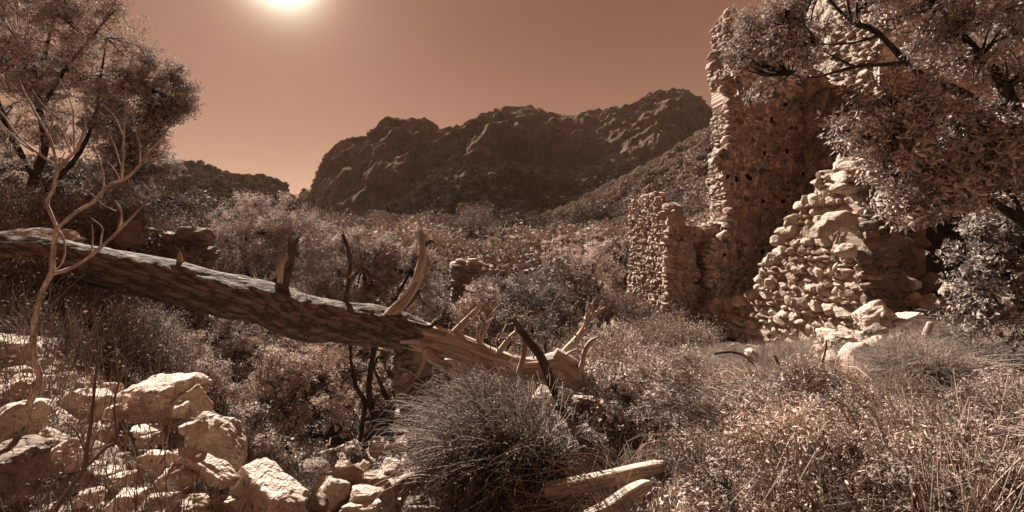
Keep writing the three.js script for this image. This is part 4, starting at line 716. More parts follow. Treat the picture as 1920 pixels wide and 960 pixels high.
for (const [px, py, w, h, d, label, o] of [
  [1632, 592, 62, 40, 8.8, 'big tilted block leaning on its neighbour at the corner of the rubble wall', { rz: 0.45, sharp: 24 }],
  [1658, 605, 30, 36, 8.6, 'upright flat block leaning against the big tilted one', { rz: -0.35, sharp: 26 }],
  [1640, 622, 40, 22, 8.4, 'dark wedge of stone under the two leaning blocks', { mat: M.rockDark, rz: 0.4 }],
  [1695, 530, 42, 28, 10.6, 'rounded block in front of the shaded inner wall', { mat: M.rock[1] }],
  [1697, 560, 42, 28, 10.0, 'sunlit block under the rounded one by the inner wall', {}],
  [1660, 540, 36, 30, 10.6, 'shaded block at the foot of the inner wall', { mat: M.rockDark }],
  [1660, 570, 40, 24, 10.0, 'dark rubble block beside the sunlit one', { mat: M.rockDark }],
  [1740, 528, 46, 34, 10.9, 'dark block right of the rounded one', { mat: M.rockDark }],
  [1742, 562, 36, 20, 9.9, 'pale small block before the dark opening', {}],
  [1790, 548, 44, 34, 9.8, 'squarish block below the dark opening', { mat: M.rock[1] }],
  [1815, 575, 44, 24, 9.4, 'pale slab under the squarish block', {}],
  [1748, 568, 44, 22, 9.4, 'bright pointed stone at the top of the grass mound', {}],
  [1605, 668, 52, 56, 7.2, 'big bright boulder standing in the brush below the corner of the rubble wall', { sharp: 24, deep: 60 }],
  [1570, 676, 46, 36, 7.5, 'pale boulder left of the big bright one', {}],
  [1585, 640, 60, 30, 8.0, 'flat pale rock above the big bright boulder', {}],
  [1640, 650, 36, 40, 7.6, 'narrow shaded stone right of the big bright boulder', { mat: M.rock[1] }],
  [1558, 630, 40, 26, 8.6, 'block fallen at the foot of the rubble wall', {}],
  [1410, 668, 24, 26, 8.0, 'pale stone under the dark stick at the wall’s foot', {}],
  [1530, 692, 40, 22, 7.4, 'small pale stones’ topmost piece left of the bright boulder', {}],
  [1690, 605, 70, 26, 8.6, 'pale sunlit slab behind the dry grass mound', { rz: 0.35 }],
  [1850, 640, 60, 40, 7.4, 'sunlit rock under the dark hanging foliage at the right', { rz: -0.3 }],
  [1830, 610, 44, 24, 8.2, 'flat sunlit rock at the right edge above the brush', {}],
  [1890, 660, 40, 40, 7.0, 'pale rock at the right edge, half hidden by dark foliage', {}],
  [1190, 695, 44, 34, 8.6, 'pale rock in the brush below the square wall stub', {}],
  [1225, 700, 28, 26, 8.4, 'smaller pale rock beside the one below the square wall stub', {}],
]) boulder(px, py, w, h, d, label, RB, o);
// smaller stones, alike but for their place
const pebble = [0, 1, 2, 3, 4, 5].map((k) => rockGeo(3000 + k, 1, 0.7, 0.85, 3, { planes: 8, sharp: 50, uv: 1.2, rough: 1.5, crease: 0.5 }));
function rubble(seed, n, region, size, label, group, more = 0) {
  const R = mulberry(seed), o = {}, rest = []; let made = 0;
  for (let k = 0; k < more; k++) { const [px, d] = region(R), p = at(px, d), s = size * (0.35 + 0.5 * R()); rest.push([p.x, p.y + s * 0.1, p.z, s, R() * 6.3, 0.8 + 0.5 * R(), 0.8 + 0.4 * R(), (R() - 0.5), (R() - 0.5)]); }
  if (more) scatter('rubble', pebble[seed % 6], M.rock[seed % 3], rest, 'smaller rubble lying between the ' + group, 'rubble');
  for (let tries = 0; made < n && tries < n * 20; tries++) {
    const [px, d] = region(R), p = at(px, d), s = size * (0.6 + 0.9 * R() * R()), m = mesh('stone', pebble[(R() * 6) | 0], o.mat ?? M.rock[(R() * 3) | 0]);
    m.position.copy(p).add(V(0, s * 0.12, 0)); m.scale.set(s * (0.8 + 0.5 * R()), s * (0.7 + 0.4 * R()), s); m.rotation.set((R() - 0.5) * 0.7, R() * 6.3, (R() - 0.5) * 0.7); tag(m, label, 'stone', group); made++;
  }
}
rubble(301, 80, (R) => [R() * 480, 2.6 + R() * 2.3], 0.19, 'small pale limestone piece in the loose rubble of the left bank', 'loose stones on the left bank', 3400);
rubble(307, 70, (R) => [R() * 440, 2.9 + R() * 1.9], 0.27, 'mid-sized angular limestone block in the jumble of the left bank', 'mid-sized blocks on the left bank', 420);
rubble(308, 30, (R) => [-20 + R() * 170, 3.6 + R() * 1.6], 0.24, 'rough limestone block on the slope at the left edge', 'rough blocks at the left edge', 260);
rubble(302, 60, (R) => [570 + R() * 240, 4.0 + R() * 4.6], 0.22, 'grey limestone piece on the rocky bed of the gully', 'loose stones in the gully', 800);
rubble(303, 40, (R) => [1480 + R() * 200, 7.0 + R() * 2.6], 0.17, 'pale limestone piece fallen below the corner of the stepped wall', 'loose stones below the ruin', 260);
rubble(309, 30, (R) => [1300 + R() * 340, 7.6 + R() * 4.6], 0.28, 'angular limestone block spilled over the slope in front of the stepped wall', 'blocks spilled before the stepped wall', 520);
rubble(304, 25, (R) => [1190 + R() * 260, 8.5 + R() * 5], 0.24, 'pale limestone piece scattered under the square wall stub', 'loose stones under the wall stub', 260);
rubble(305, 18, (R) => [1690 + R() * 230, 7.6 + R() * 2.6], 0.2, 'pale limestone piece on the bare ground before the dark opening', 'loose stones before the opening', 120);
rubble(306, 14, (R) => [180 + R() * 160, 6.6 + R() * 2.2], 0.2, 'limestone piece on the slope under the fallen trunk', 'loose stones under the trunk', 100);
{ // gravel
  const R = mulberry(311), list = [];
  for (let k = 0; k < 14000; k++) {
    const z = R(), [px, d] = z < 0.55 ? [R() * 560, 2.3 + R() * 2.8] : z < 0.85 ? [560 + R() * 280, 3.6 + R() * 5] : [1150 + R() * 760, 6.5 + R() * 4];
    const p = at(px, d, 0.005), s = 0.014 + 0.08 * R() ** 3; list.push([p.x, p.y, p.z, s, R() * 6, 0.8, 0.6 + 0.7 * R()]);
  }
  scatter('gravel', rockGeo(3100, 1, 0.7, 0.85, 2, { planes: 8, sharp: 14 }), M.rock[0], list, 'fine stone chips over the rocky ground', 'gravel');
}

// ------------------------------------------------------------------ trees and shrubs: trunk, branches, crown of leaves
function plant(o) {
  if (o.far) { const k = (q) => q.map((v, i) => (i === 2 ? v * o.far : v)); o.trunks = o.trunks.map((t) => t.map(k)); o.blobs = o.blobs.map(k); }
  const R = mulberry(o.seed), first = o.trunks[0][0], t = base(o.name, P(first[0], first[1], first[2]), o.label, o.cat, o.group), lf = o.leaf;
  o.trunks.forEach((q, k) => {
    const pts = curve(q.map(([x, y, d]) => P(x, y, d)), q.length * 6), f = lineFn(q.map(([, , d, r], i) => [i / (q.length - 1), (o.thick ?? 0.7) * r * d / FOC])), mb = new MB(t.position);
    mb.tube(pts, f, k < 3 ? 10 : 7, [1, 1, 1], 0.22, true, 0.5); mesh(o.names?.[k] ?? (k === 0 ? 'trunk' : 'branch'), mb.geo(true), o.bark ?? M.limb, t);
  });
  const blobs = o.blobs.map(([x, y, d, rx, ry, w = 1]) => ({ c: P(x, y, d), rx: rx * d / FOC, ry: ry * d / FOC, w, rz: (rx + ry) / 2 * d / FOC * (o.deep ?? 1) }));
  const vol = blobs.reduce((s, b) => s + b.w * (b.rx * b.ry * b.rz) ** 0.72, 0), spray = new MB(), list = [], qt = new THREE.Quaternion(), q2 = new THREE.Quaternion(), UP = V(0, 1, 0), tw = new MB(t.position), hubs = o.trunks.map((q) => q.map(([x, y, d]) => P(x, y, d))).flat();
  for (const b of blobs) {
    const n = Math.round(o.clumps * b.w * (b.rx * b.ry * b.rz) ** 0.72 / vol);
    let hub = hubs[0], bd = 1e9; for (const h of hubs) { const d = h.distanceTo(b.c); if (d < bd) { bd = d; hub = h; } }
    const forks = []; for (let k = 0; k < (o.forks ?? 5); k++) { const d = rdir(R), e = b.c.clone().add(V(d.x * b.rx * 0.6, d.y * b.ry * 0.6, d.z * b.rz * 0.6)), m = hub.clone().lerp(e, 0.5).addScaledVector(rdir(R), bd * 0.12); tw.tube(curve([hub, m, e], 7), (s) => (o.limb ?? 0.018) * (1 - 0.78 * s), 5, [1, 1, 1], 0.2, false); forks.push(e, m.lerp(e, 0.4)); }
    const np = Math.max(5, Math.round(n / (o.puff ?? 26))), puffs = []; for (let k = 0; k < np; k++) { const d = rdir(R), rr = Math.cbrt(0.2 + 0.8 * R()) * 0.95; puffs.push([V(b.c.x + d.x * b.rx * rr, b.c.y + d.y * b.ry * rr, b.c.z + d.z * b.rz * rr), 0.75 + 0.5 * R()]); }
    const pr = 0.62 * Math.cbrt(b.rx * b.ry * b.rz / np) * (o.puffSize ?? 1) + 0.03;
    for (let k = 0; k < n; k++) {
      const [pc, ptone] = puffs[(R() * np) | 0], d = rdir(R), rr = pr * Math.cbrt(0.15 + 0.85 * R()) * 1.5, c = pc.clone().add(V(d.x * rr, d.y * rr * 0.7, d.z * rr));
      const fq = o.gapScale ?? 2.2; if (noise(c.x * fq, c.y * fq, c.z * fq + o.seed) < (o.gap ?? -0.12)) continue;
      const ax = d.clone().multiplyScalar(0.9).add(V(0, o.up ?? 0.35, 0)).addScaledVector(rdir(R), 0.45).normalize(), len = lf.len * (2.2 + 3 * R()), tip = c.clone().addScaledVector(ax, len), shade = ptone * (0.75 + 0.5 * R());
      if (R() < (o.twigs ?? 0.5)) { let e = forks[0], ed = 1e9; for (const h of forks) { const q = h.distanceTo(c); if (q < ed) { ed = q; e = h; } } tw.tube([e.clone().lerp(c, R() * 0.5), e.clone().lerp(c, 0.75).addScaledVector(rdir(R), 0.04), c, tip], [0.005, 0.004, 0.003, 0.0012].map((v) => v * (o.twig ?? 1)), 3, [1, 1, 1], 0, false); }
      qt.setFromUnitVectors(UP, ax).multiply(q2.setFromAxisAngle(UP, R() * 6.283)); list.push([new THREE.Matrix4().compose(c.clone().sub(t.position), qt, V(1, 1, 1).multiplyScalar(0.7 + 0.6 * R())), o.tone * shade]);
    }
  }
  for (let j = 0; j < lf.per; j++) {   // one spray of leaves round a twig end, repeated at every turn and size
    const s = 0.1 + 0.9 * j / lf.per, len = lf.len * 2.6, side = rdir(R).cross(UP).normalize(), dir = side.clone().addScaledVector(UP, -0.1 + 0.8 * s * s).addScaledVector(rdir(R), 0.3).normalize(), sp = lf.spread ?? 0.4, L = lf.len * (0.65 + 0.6 * R());
    spray.leaf(V((R() - 0.5) * len * sp, len * s + (R() - 0.5) * len * sp, (R() - 0.5) * len * sp), dir, dir.clone().cross(UP.clone().addScaledVector(rdir(R), 0.55)).normalize(), L, L * lf.wid, cl(0.55 + 0.85 * R(), R()), 0.3);
  }
  if (tw.i.length) mesh('twigs', tw.geo(true), o.bark ?? M.limb, t);
  const im = new THREE.InstancedMesh(spray.geo(), o.seed < 410 ? M.treeLeaf : M.leaf, list.length), tint = new THREE.Color(); im.name = 'crown'; im.userData.kind = 'stuff'; im.castShadow = im.receiveShadow = true;
  list.forEach(([m, k], i) => { im.setMatrixAt(i, m); im.setColorAt(i, o.seed < 413 || o.seed > 430 ? tint.setRGB(k, k * 1.07, k * 1.15) : tint.setRGB(k, k * 1.02, k * 1.04)); }); t.add(im);
  return t;
}
// left: two leafy trees
plant({ seed: 401, far: 1.35, name: 'evergreen_tree', cat: 'tree', label: 'big leafy evergreen filling the top left corner behind the bare pale sapling', tone: 0.85, clumps: 11000, leaf: { len: 0.072, wid: 0.42, per: 14 }, gap: -0.06, gapScale: 1.6, puffSize: 1.05, thick: 0.55, limb: 0.018,
  trunks: [[[32, 445, 9, 17], [42, 390, 9, 14], [62, 340, 9, 13], [85, 270, 9, 11], [70, 180, 9, 8], [90, 80, 9, 5], [110, 0, 9, 3]], [[55, 400, 9, 10], [95, 345, 9, 9], [140, 300, 8.9, 7], [175, 230, 8.9, 5], [190, 140, 8.9, 3], [200, 70, 8.9, 2]], [[62, 330, 9, 9], [20, 250, 9, 8], [-20, 150, 9, 6]], [[80, 200, 9, 6], [130, 120, 9, 5], [180, 60, 9, 3], [215, 20, 9, 1.5]]],
  blobs: [[50, 60, 9, 120, 90], [165, 45, 9, 75, 60], [215, 85, 9, 55, 50], [-20, 170, 9, 110, 90], [110, 140, 8.8, 100, 65], [185, 150, 9, 70, 50], [40, 260, 9.1, 70, 60, 0.8], [-60, 60, 9, 110, 110], [120, -40, 9, 130, 70], [130, 230, 9.1, 65, 45, 0.8], [20, 345, 9.3, 50, 35, 0.5], [-60, 300, 9, 70, 70]] });
plant({ seed: 402, far: 1.35, name: 'evergreen_tree', cat: 'tree', label: 'smaller rounder leafy evergreen whose crown stands against the sky right of the big one', tone: 0.8, clumps: 7500, leaf: { len: 0.072, wid: 0.42, per: 14 }, gap: -0.06, gapScale: 1.7, puffSize: 1.05, thick: 0.55, limb: 0.015,
  trunks: [[[118, 440, 9.4, 11], [150, 390, 9.4, 9], [190, 345, 9.5, 8], [235, 300, 9.5, 7], [265, 240, 9.6, 5], [290, 170, 9.6, 3]], [[190, 345, 9.5, 6], [215, 290, 9.4, 5], [225, 230, 9.4, 3]], [[235, 300, 9.5, 5], [285, 260, 9.6, 4], [325, 200, 9.6, 2.5], [345, 160, 9.6, 1.5]]],
  blobs: [[290, 150, 9.6, 55, 55], [325, 175, 9.6, 38, 45], [255, 200, 9.4, 65, 55], [285, 235, 9.5, 50, 40], [270, 300, 9.6, 45, 45], [215, 315, 9.4, 55, 42], [190, 250, 9.2, 55, 45], [295, 330, 9.6, 25, 30, 0.7], [180, 370, 9.6, 50, 25, 0.6], [240, 350, 9.6, 45, 30, 0.7], [320, 120, 9.6, 25, 28, 0.8]] });
// right: the tree whose boughs hang across the tower
plant({ seed: 403, name: 'holm_oak', cat: 'tree', label: 'dark-branched tree leaning in from the right edge, its boughs hanging across the broken tower', tone: 0.85, clumps: 4600, leaf: { len: 0.066, wid: 0.46, per: 12 }, gap: 0, puffSize: 0.9, gapScale: 2, limb: 0.02, deep: 0.8,
  names: ['trunk', 'bough'], trunks: [[[2010, 480, 6, 34], [1965, 350, 6, 26], [1905, 240, 6.1, 17], [1840, 196, 6.2, 14], [1770, 160, 6.3, 11], [1738, 148, 6.35, 10], [1700, 118, 6.45, 8], [1668, 84, 6.5, 7.5], [1640, 58, 6.55, 7.5], [1600, 42, 6.6, 6], [1572, 18, 6.65, 4], [1540, -20, 6.7, 3]], [[1698, 117, 6.45, 6], [1660, 121, 6.5, 6], [1610, 124, 6.55, 5], [1570, 134, 6.6, 4], [1525, 145, 6.7, 2.5], [1480, 140, 6.7, 1.5]], [[1602, 43, 6.6, 4], [1592, 20, 6.6, 4], [1588, -15, 6.6, 3]], [[1612, 44, 6.6, 4], [1606, 20, 6.6, 3.5], [1610, -20, 6.6, 2.5]],
    [[1980, 400, 5.9, 20], [1920, 280, 5.8, 15], [1885, 165, 5.8, 13], [1840, 105, 5.9, 10], [1800, 60, 6, 8], [1760, 10, 6, 5]], [[1600, 124, 6.5, 3], [1570, 110, 6.5, 2.4], [1545, 95, 6.55, 1.5]], [[1735, 148, 6.35, 3], [1705, 155, 6.3, 2], [1670, 162, 6.3, 1]], [[1650, 66, 6.5, 4], [1600, 80, 6.5, 3], [1530, 84, 6.6, 1.5]]],
  blobs: [[1445, 50, 6.8, 65, 55, 1.7], [1420, 110, 6.8, 52, 48, 1.8], [1500, 25, 6.8, 65, 50, 1.6], [1480, 110, 6.7, 50, 42, 1.7], [1440, 150, 6.8, 50, 32, 1.8], [1400, 90, 6.8, 35, 40, 1.6], [1535, 55, 6.6, 30, 35, 0.6], [1560, -10, 6.7, 50, 30], [1660, 0, 6.4, 60, 26, 0.7], [1730, 30, 6.2, 60, 40, 0.8], [1800, 60, 6, 80, 65], [1880, 50, 5.8, 90, 80], [1885, 150, 5.7, 70, 70], [1820, 140, 5.9, 50, 45, 0.8], [1780, 110, 6, 45, 35, 0.6], [1740, -30, 6.2, 100, 40], [1940, 240, 5.8, 80, 70], [1890, 215, 5.9, 50, 40]] });
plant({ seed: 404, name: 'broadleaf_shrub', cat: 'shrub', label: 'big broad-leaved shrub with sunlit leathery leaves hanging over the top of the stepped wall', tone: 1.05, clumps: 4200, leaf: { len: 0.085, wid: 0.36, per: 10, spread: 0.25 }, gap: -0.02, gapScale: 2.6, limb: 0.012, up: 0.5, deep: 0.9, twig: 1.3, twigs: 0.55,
  trunks: [[[1990, 520, 5.7, 16], [1930, 430, 5.6, 12], [1850, 370, 5.5, 9], [1780, 320, 5.5, 6], [1720, 280, 5.5, 4]], [[1930, 430, 5.6, 8], [1880, 330, 5.4, 6], [1850, 270, 5.4, 4]], [[1850, 370, 5.5, 6], [1790, 380, 5.5, 5], [1740, 370, 5.55, 3]]],
  blobs: [[1640, 250, 5.7, 50, 42], [1690, 220, 5.6, 60, 45], [1740, 245, 5.6, 55, 48], [1790, 245, 5.5, 60, 55], [1850, 265, 5.4, 65, 60], [1905, 290, 5.4, 60, 60], [1690, 300, 5.6, 60, 48], [1760, 320, 5.5, 65, 50], [1830, 340, 5.4, 60, 42], [1710, 375, 5.6, 42, 38], [1770, 380, 5.6, 38, 25, 0.8], [1900, 370, 5.4, 55, 45], [1650, 195, 5.8, 30, 25, 0.7]] });
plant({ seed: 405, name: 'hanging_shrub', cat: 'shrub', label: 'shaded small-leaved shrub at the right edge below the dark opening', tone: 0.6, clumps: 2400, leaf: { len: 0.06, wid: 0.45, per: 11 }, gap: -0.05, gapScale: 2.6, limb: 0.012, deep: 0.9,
  trunks: [[[1980, 700, 6, 12], [1930, 600, 6, 9], [1890, 520, 6, 7], [1860, 460, 6, 4]], [[1930, 600, 6, 6], [1870, 570, 6.1, 4], [1820, 540, 6.1, 2]]],
  blobs: [[1830, 470, 6.2, 45, 38], [1885, 460, 6, 55, 50], [1815, 505, 6.2, 40, 30], [1870, 530, 6, 60, 45], [1850, 580, 6.1, 55, 30], [1910, 590, 5.9, 60, 50], [1930, 500, 5.9, 60, 70], [1890, 420, 6, 60, 26, 0.8]] });
// olives and shrubs in the gully behind the log
const fine = { len: 0.062, wid: 0.4, per: 14 };
plant({ seed: 411, name: 'olive_tree', cat: 'tree', label: 'pale rounded olive tree behind the left half of the trunk, under the skyline notch', tone: 0.9, clumps: 7000, leaf: fine, gap: -0.05, gapScale: 1.5, deep: 1, limb: 0.03,
  trunks: [[[500, 640, 14, 10], [495, 580, 14, 9], [470, 520, 14, 7], [455, 470, 14, 5]], [[495, 580, 14, 7], [520, 520, 14, 6], [550, 470, 14, 4]], [[480, 540, 14, 5], [430, 510, 14, 4], [400, 480, 14, 3]]],
  blobs: [[470, 410, 14, 70, 42], [530, 415, 14, 60, 40], [425, 440, 14, 60, 45], [570, 450, 13.8, 55, 42], [480, 460, 13.6, 80, 45], [410, 490, 13.8, 60, 50], [550, 500, 13.6, 70, 45], [470, 520, 13.5, 80, 45], [400, 545, 13.6, 50, 40], [610, 500, 14, 35, 40]] });
plant({ seed: 412, name: 'olive_tree', cat: 'tree', label: 'grey-leaved olive tree behind the horn-like upright branch of the fallen trunk', tone: 0.8, clumps: 6500, leaf: fine, gap: -0.05, gapScale: 1.5, limb: 0.03,
  trunks: [[[710, 690, 12.8, 9], [700, 620, 12.8, 8], [690, 560, 12.9, 6], [680, 500, 13, 4]], [[700, 620, 12.8, 7], [740, 560, 12.9, 5], [770, 510, 13, 3]]],
  blobs: [[640, 470, 13.5, 45, 40], [690, 475, 13, 50, 42], [740, 490, 13, 60, 42], [790, 500, 13.2, 42, 40], [660, 530, 12.9, 65, 42], [740, 545, 12.8, 70, 42], [800, 560, 13, 40, 40], [700, 590, 12.6, 90, 36], [620, 580, 13, 60, 40]] });
plant({ seed: 413, name: 'gully_tree', cat: 'tree', label: 'slender tree with two bent black trunks standing in the gully, left of the square pillar', tone: 1.15, clumps: 1800, leaf: { len: 0.05, wid: 0.5, per: 13 }, gap: 0.02, gapScale: 1.8, limb: 0.015,
  trunks: [[[683, 838, 7.7, 10], [699, 802, 7.7, 9], [703, 790, 7.7, 9], [694, 755, 7.7, 8], [692, 720, 7.7, 7.5], [697, 680, 7.7, 7], [702, 640, 7.7, 5], [700, 590, 7.8, 4]], [[676, 828, 7.8, 5.5], [680, 790, 7.8, 6], [684, 755, 7.75, 7], [668, 725, 7.7, 5], [660, 690, 7.7, 4], [655, 640, 7.8, 3]], [[740, 810, 8.2, 4], [736, 770, 8.2, 6], [722, 740, 8.2, 6], [712, 715, 8.2, 5], [700, 690, 8.2, 3]]],
  blobs: [[640, 640, 8.2, 60, 45], [700, 630, 8.4, 50, 40], [580, 630, 8.6, 60, 45], [720, 670, 8.8, 25, 60, 0.8], [640, 700, 8.8, 50, 60, 0.8], [715, 760, 9, 30, 60, 0.8], [650, 770, 8.8, 40, 50, 0.7]] });
const shrubs = [
  [421, 'bushy_shrub', 'dense leafy shrub in the gully beneath the middle of the fallen trunk', 1.00, 2700, [[545, 860, 6.8, 6], [530, 790, 6.8, 5], [560, 730, 6.9, 3]], [[520, 700, 7, 55, 45], [575, 690, 7.2, 55, 45], [480, 740, 6.9, 40, 42], [540, 750, 6.8, 65, 45], [605, 740, 7.2, 40, 48], [500, 800, 6.7, 55, 38], [560, 805, 6.8, 50, 40, 0.8], [610, 800, 7, 30, 30, 0.7]]],
  [422, 'bushy_shrub', 'sunlit small-leaved shrub under the left half of the fallen trunk, beside the rock ledge', 1.20, 1400, [[320, 730, 7.3, 4], [310, 690, 7.3, 3], [325, 650, 7.3, 2]], [[300, 650, 7.4, 42, 32], [340, 660, 7.4, 40, 36], [290, 690, 7.2, 40, 30], [330, 700, 7.2, 40, 26]]],
  [423, 'bushy_shrub', 'leafy shrub just above the right shoulder of the humped slab', 1.10, 900, [[390, 760, 6.4, 4], [390, 720, 6.4, 3], [395, 700, 6.4, 2]], [[390, 710, 6.4, 30, 26], [405, 740, 6.3, 26, 28], [375, 740, 6.4, 22, 22]]],
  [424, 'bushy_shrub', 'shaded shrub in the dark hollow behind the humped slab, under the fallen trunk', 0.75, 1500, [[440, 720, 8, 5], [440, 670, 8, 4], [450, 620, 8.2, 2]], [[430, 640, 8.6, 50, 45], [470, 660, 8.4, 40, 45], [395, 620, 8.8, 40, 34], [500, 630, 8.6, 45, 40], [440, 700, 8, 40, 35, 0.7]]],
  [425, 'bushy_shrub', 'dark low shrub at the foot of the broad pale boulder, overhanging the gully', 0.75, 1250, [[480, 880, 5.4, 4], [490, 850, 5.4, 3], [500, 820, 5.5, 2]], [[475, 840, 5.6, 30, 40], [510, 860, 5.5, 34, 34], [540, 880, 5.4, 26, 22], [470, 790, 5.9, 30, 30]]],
  [431, 'bushy_shrub', 'pale shrub just left of the square wall stub, in the valley', 1.10, 2100, [[1130, 590, 18, 5], [1120, 540, 18, 4], [1110, 500, 18, 2]], [[1100, 480, 18, 55, 42], [1120, 465, 18.8, 40, 34], [1130, 510, 18, 34, 42], [1080, 530, 17.5, 50, 36], [1140, 560, 17, 45, 40], [1060, 490, 18.5, 36, 30]]],
  [432, 'bushy_shrub', 'dark shrub clump behind the branching end of the fallen trunk', 0.40, 2000, [[985, 660, 12, 5], [980, 620, 12, 4], [1000, 570, 12, 2]], [[940, 560, 13, 50, 36], [1000, 550, 13.5, 55, 36], [1045, 580, 12.5, 40, 36], [970, 600, 12, 55, 32], [1030, 625, 11.5, 50, 34]]],
  [433, 'bushy_shrub', 'light leafy shrub between the horn-like branch and the far pillar’s right side', 1.00, 1200, [[915, 640, 12.5, 4], [912, 600, 12.5, 3], [918, 560, 12.5, 2]], [[910, 560, 12.6, 36, 26], [890, 600, 12.2, 40, 30], [930, 610, 12, 36, 28]]],
  [434, 'bushy_shrub', 'twiggy pale shrub at the foot of the square wall stub', 1.00, 1600, [[1150, 720, 10, 4], [1150, 680, 10, 3], [1140, 640, 10, 2]], [[1130, 640, 10.5, 42, 36], [1170, 660, 10, 36, 36], [1110, 690, 9.6, 40, 34], [1160, 700, 9.4, 45, 26]]],
  [435, 'bushy_shrub', 'dull small-leaved shrub right of the broom bush, beside the short dark log', 0.75, 1900, [[1140, 830, 5.6, 4], [1140, 780, 5.6, 3], [1150, 730, 5.6, 2]], [[1130, 730, 5.8, 48, 36], [1175, 740, 5.6, 48, 36], [1120, 780, 5.3, 40, 34, 0.8], [1180, 790, 5.2, 60, 34], [1240, 760, 5.5, 46, 36], [1080, 840, 4.7, 40, 40, 0.8]]],
];
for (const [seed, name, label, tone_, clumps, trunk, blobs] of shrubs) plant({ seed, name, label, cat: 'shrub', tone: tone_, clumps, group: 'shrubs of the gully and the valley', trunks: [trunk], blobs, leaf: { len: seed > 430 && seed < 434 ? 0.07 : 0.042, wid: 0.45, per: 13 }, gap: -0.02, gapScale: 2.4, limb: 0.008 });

// the valley floor: single shrubs that can be told apart, then the mass behind them
const valleyBush = [bushGeo(31, 1700, 0.11, { tone: 0.51, lobes: 11 }), bushGeo(32, 1500, 0.1, { tone: 0.51, lobes: 9, tall: 1.1 }), bushGeo(33, 1700, 0.11, { tone: 0.51, lobes: 14, tall: 0.5 })];
const tints = [0.5, 0.75, 1, 1.35].map((k) => { const m = M.leaf.clone(); m.name = 'valley_leaf'; m.color.setRGB(k, k, k); return m; });
{
  const R = mulberry(501);
  for (let k = 0; k < 70; k++) {
    const d = 16 + 34 * R() ** 1.4, px = 330 + R() * 860, p = at(px, d, -0.1), s = 1.3 + 2.2 * R() * d / 35;
    if ((Math.abs(px - 875) < 50 && d < 20) || (px > 1080 && d < 26)) continue;
    const b = base('valley_shrub', p, 'rounded leafy shrub growing on the valley floor beyond the fallen trunk', 'shrub', 'rounded shrubs on the valley floor');
    const c = mesh('crown', valleyBush[k % 3], tints[(R() * 4) | 0], b); c.scale.set(s, s * (0.8 + 0.5 * R()), s); c.rotation.y = R() * 6;
  }
  for (let v = 0; v < 3; v++) {
    const list = [];
    for (let k = 0; k < 900; k++) { const d = 1 / lerp(1 / 24, 1 / 230, R()), px = -500 + R() * 2700, p = at(px, d, -0.2), s = (0.8 + 1.3 * R() * R()) * (1.5 + d / 60); const dark = noise(p.x * 0.06, 3, p.z * 0.06); list.push([p.x, p.y, p.z, s, R() * 6, 0.75 + 0.4 * R(), clamp(0.72 + 1.1 * dark + 0.9 * (R() - 0.5), 0.3, 1.8)]); }
    scatter('valley_scrub', valleyBush[v], M.scrub, list, ['mixed scrub covering the valley floor up to the foot of the mountain', 'low scrub filling the gaps of the valley floor', 'rough bushes crowding the far end of the valley'][v], 'scrub');
  }
}

// ------------------------------------------------------------------ brush: broom, undergrowth, dry grass, vines
{ // the broom bush in the middle: hundreds of thin arching stems
  const t = base('broom_bush', P(960, 925, 4.5), 'round broom bush of fine arching stems in the middle, right of the gully rocks', 'shrub'), R = mulberry(601), mb = new MB(t.position), lf = new MB(t.position);
  for (let k = 0; k < 2300; k++) {
    const u = R(), root = P(850 + u * 190 + (R() - 0.5) * 30, 925 - R() * 75, 4.5 + (R() - 0.5) * 0.8), az = R() * 6.283, el = 0.5 + R() * 0.95, dome = Math.sin(Math.PI * clamp(0.12 + 0.8 * u, 0, 1)), len = (0.45 + 0.62 * R()) * (0.55 + 0.6 * dome) * (1 + 0.25 * noise(root.x * 4, 1, root.z * 4));
    const d = V(Math.cos(az) * Math.cos(el) - 0.25 + 0.1 * u, Math.sin(el), Math.sin(az) * Math.cos(el)).normalize(), m = root.clone().addScaledVector(d, len * 0.55).addScaledVector(rdir(R), 0.03), e = m.clone().addScaledVector(d, len * 0.4).add(V(-0.08 - 0.16 * R(), -0.16 * R(), d.z * 0.1)), tip = e.clone().add(V(d.x * 0.1 - 0.12 * R(), -0.18 * R(), d.z * 0.1));
    mb.tube(curve([root, m, e, tip], 7), (s) => 0.0042 * (1 - 0.75 * s), 3, cl(0.12 + 0.6 * R() * R(), 0.3), 0, false);
    if (R() < 0.8) for (let j = 0; j < 7; j++) { const q = root.clone().lerp(e, 0.3 + 0.6 * R()).addScaledVector(rdir(R), 0.07), dd = rdir(R); lf.leaf(q, dd, dd.clone().cross(rdir(R)).normalize(), 0.035, 0.014, cl(0.25 + 0.5 * R(), 0.3)); }
  }
  mesh('stems', mb.geo(true), std('broom_stem', { vertexColors: true, color: 0xffffff }), t); mesh('leaves', lf.geo(), M.leaf, t);
  const dead = new MB(t.position);
  for (let k = 0; k < 46; k++) { const a = P(880 + R() * 170, 900 - R() * 60, 4.1 + R() * 0.3), e = a.clone().add(V((R() - 0.5) * 0.7, 0.15 - R() * 0.5, 0.1 + R() * 0.3)), m = a.clone().lerp(e, 0.5).add(V(0, 0.12, 0.03)); dead.tube(curve([a, m, e], 8), (s) => 0.006 * (1 - 0.7 * s), 4, ca(0.5 * (0.6 + 0.5 * R()), 0.5), 0.2, false); }
  mesh('dead_stems', dead.geo(true), M.twig, t);
}
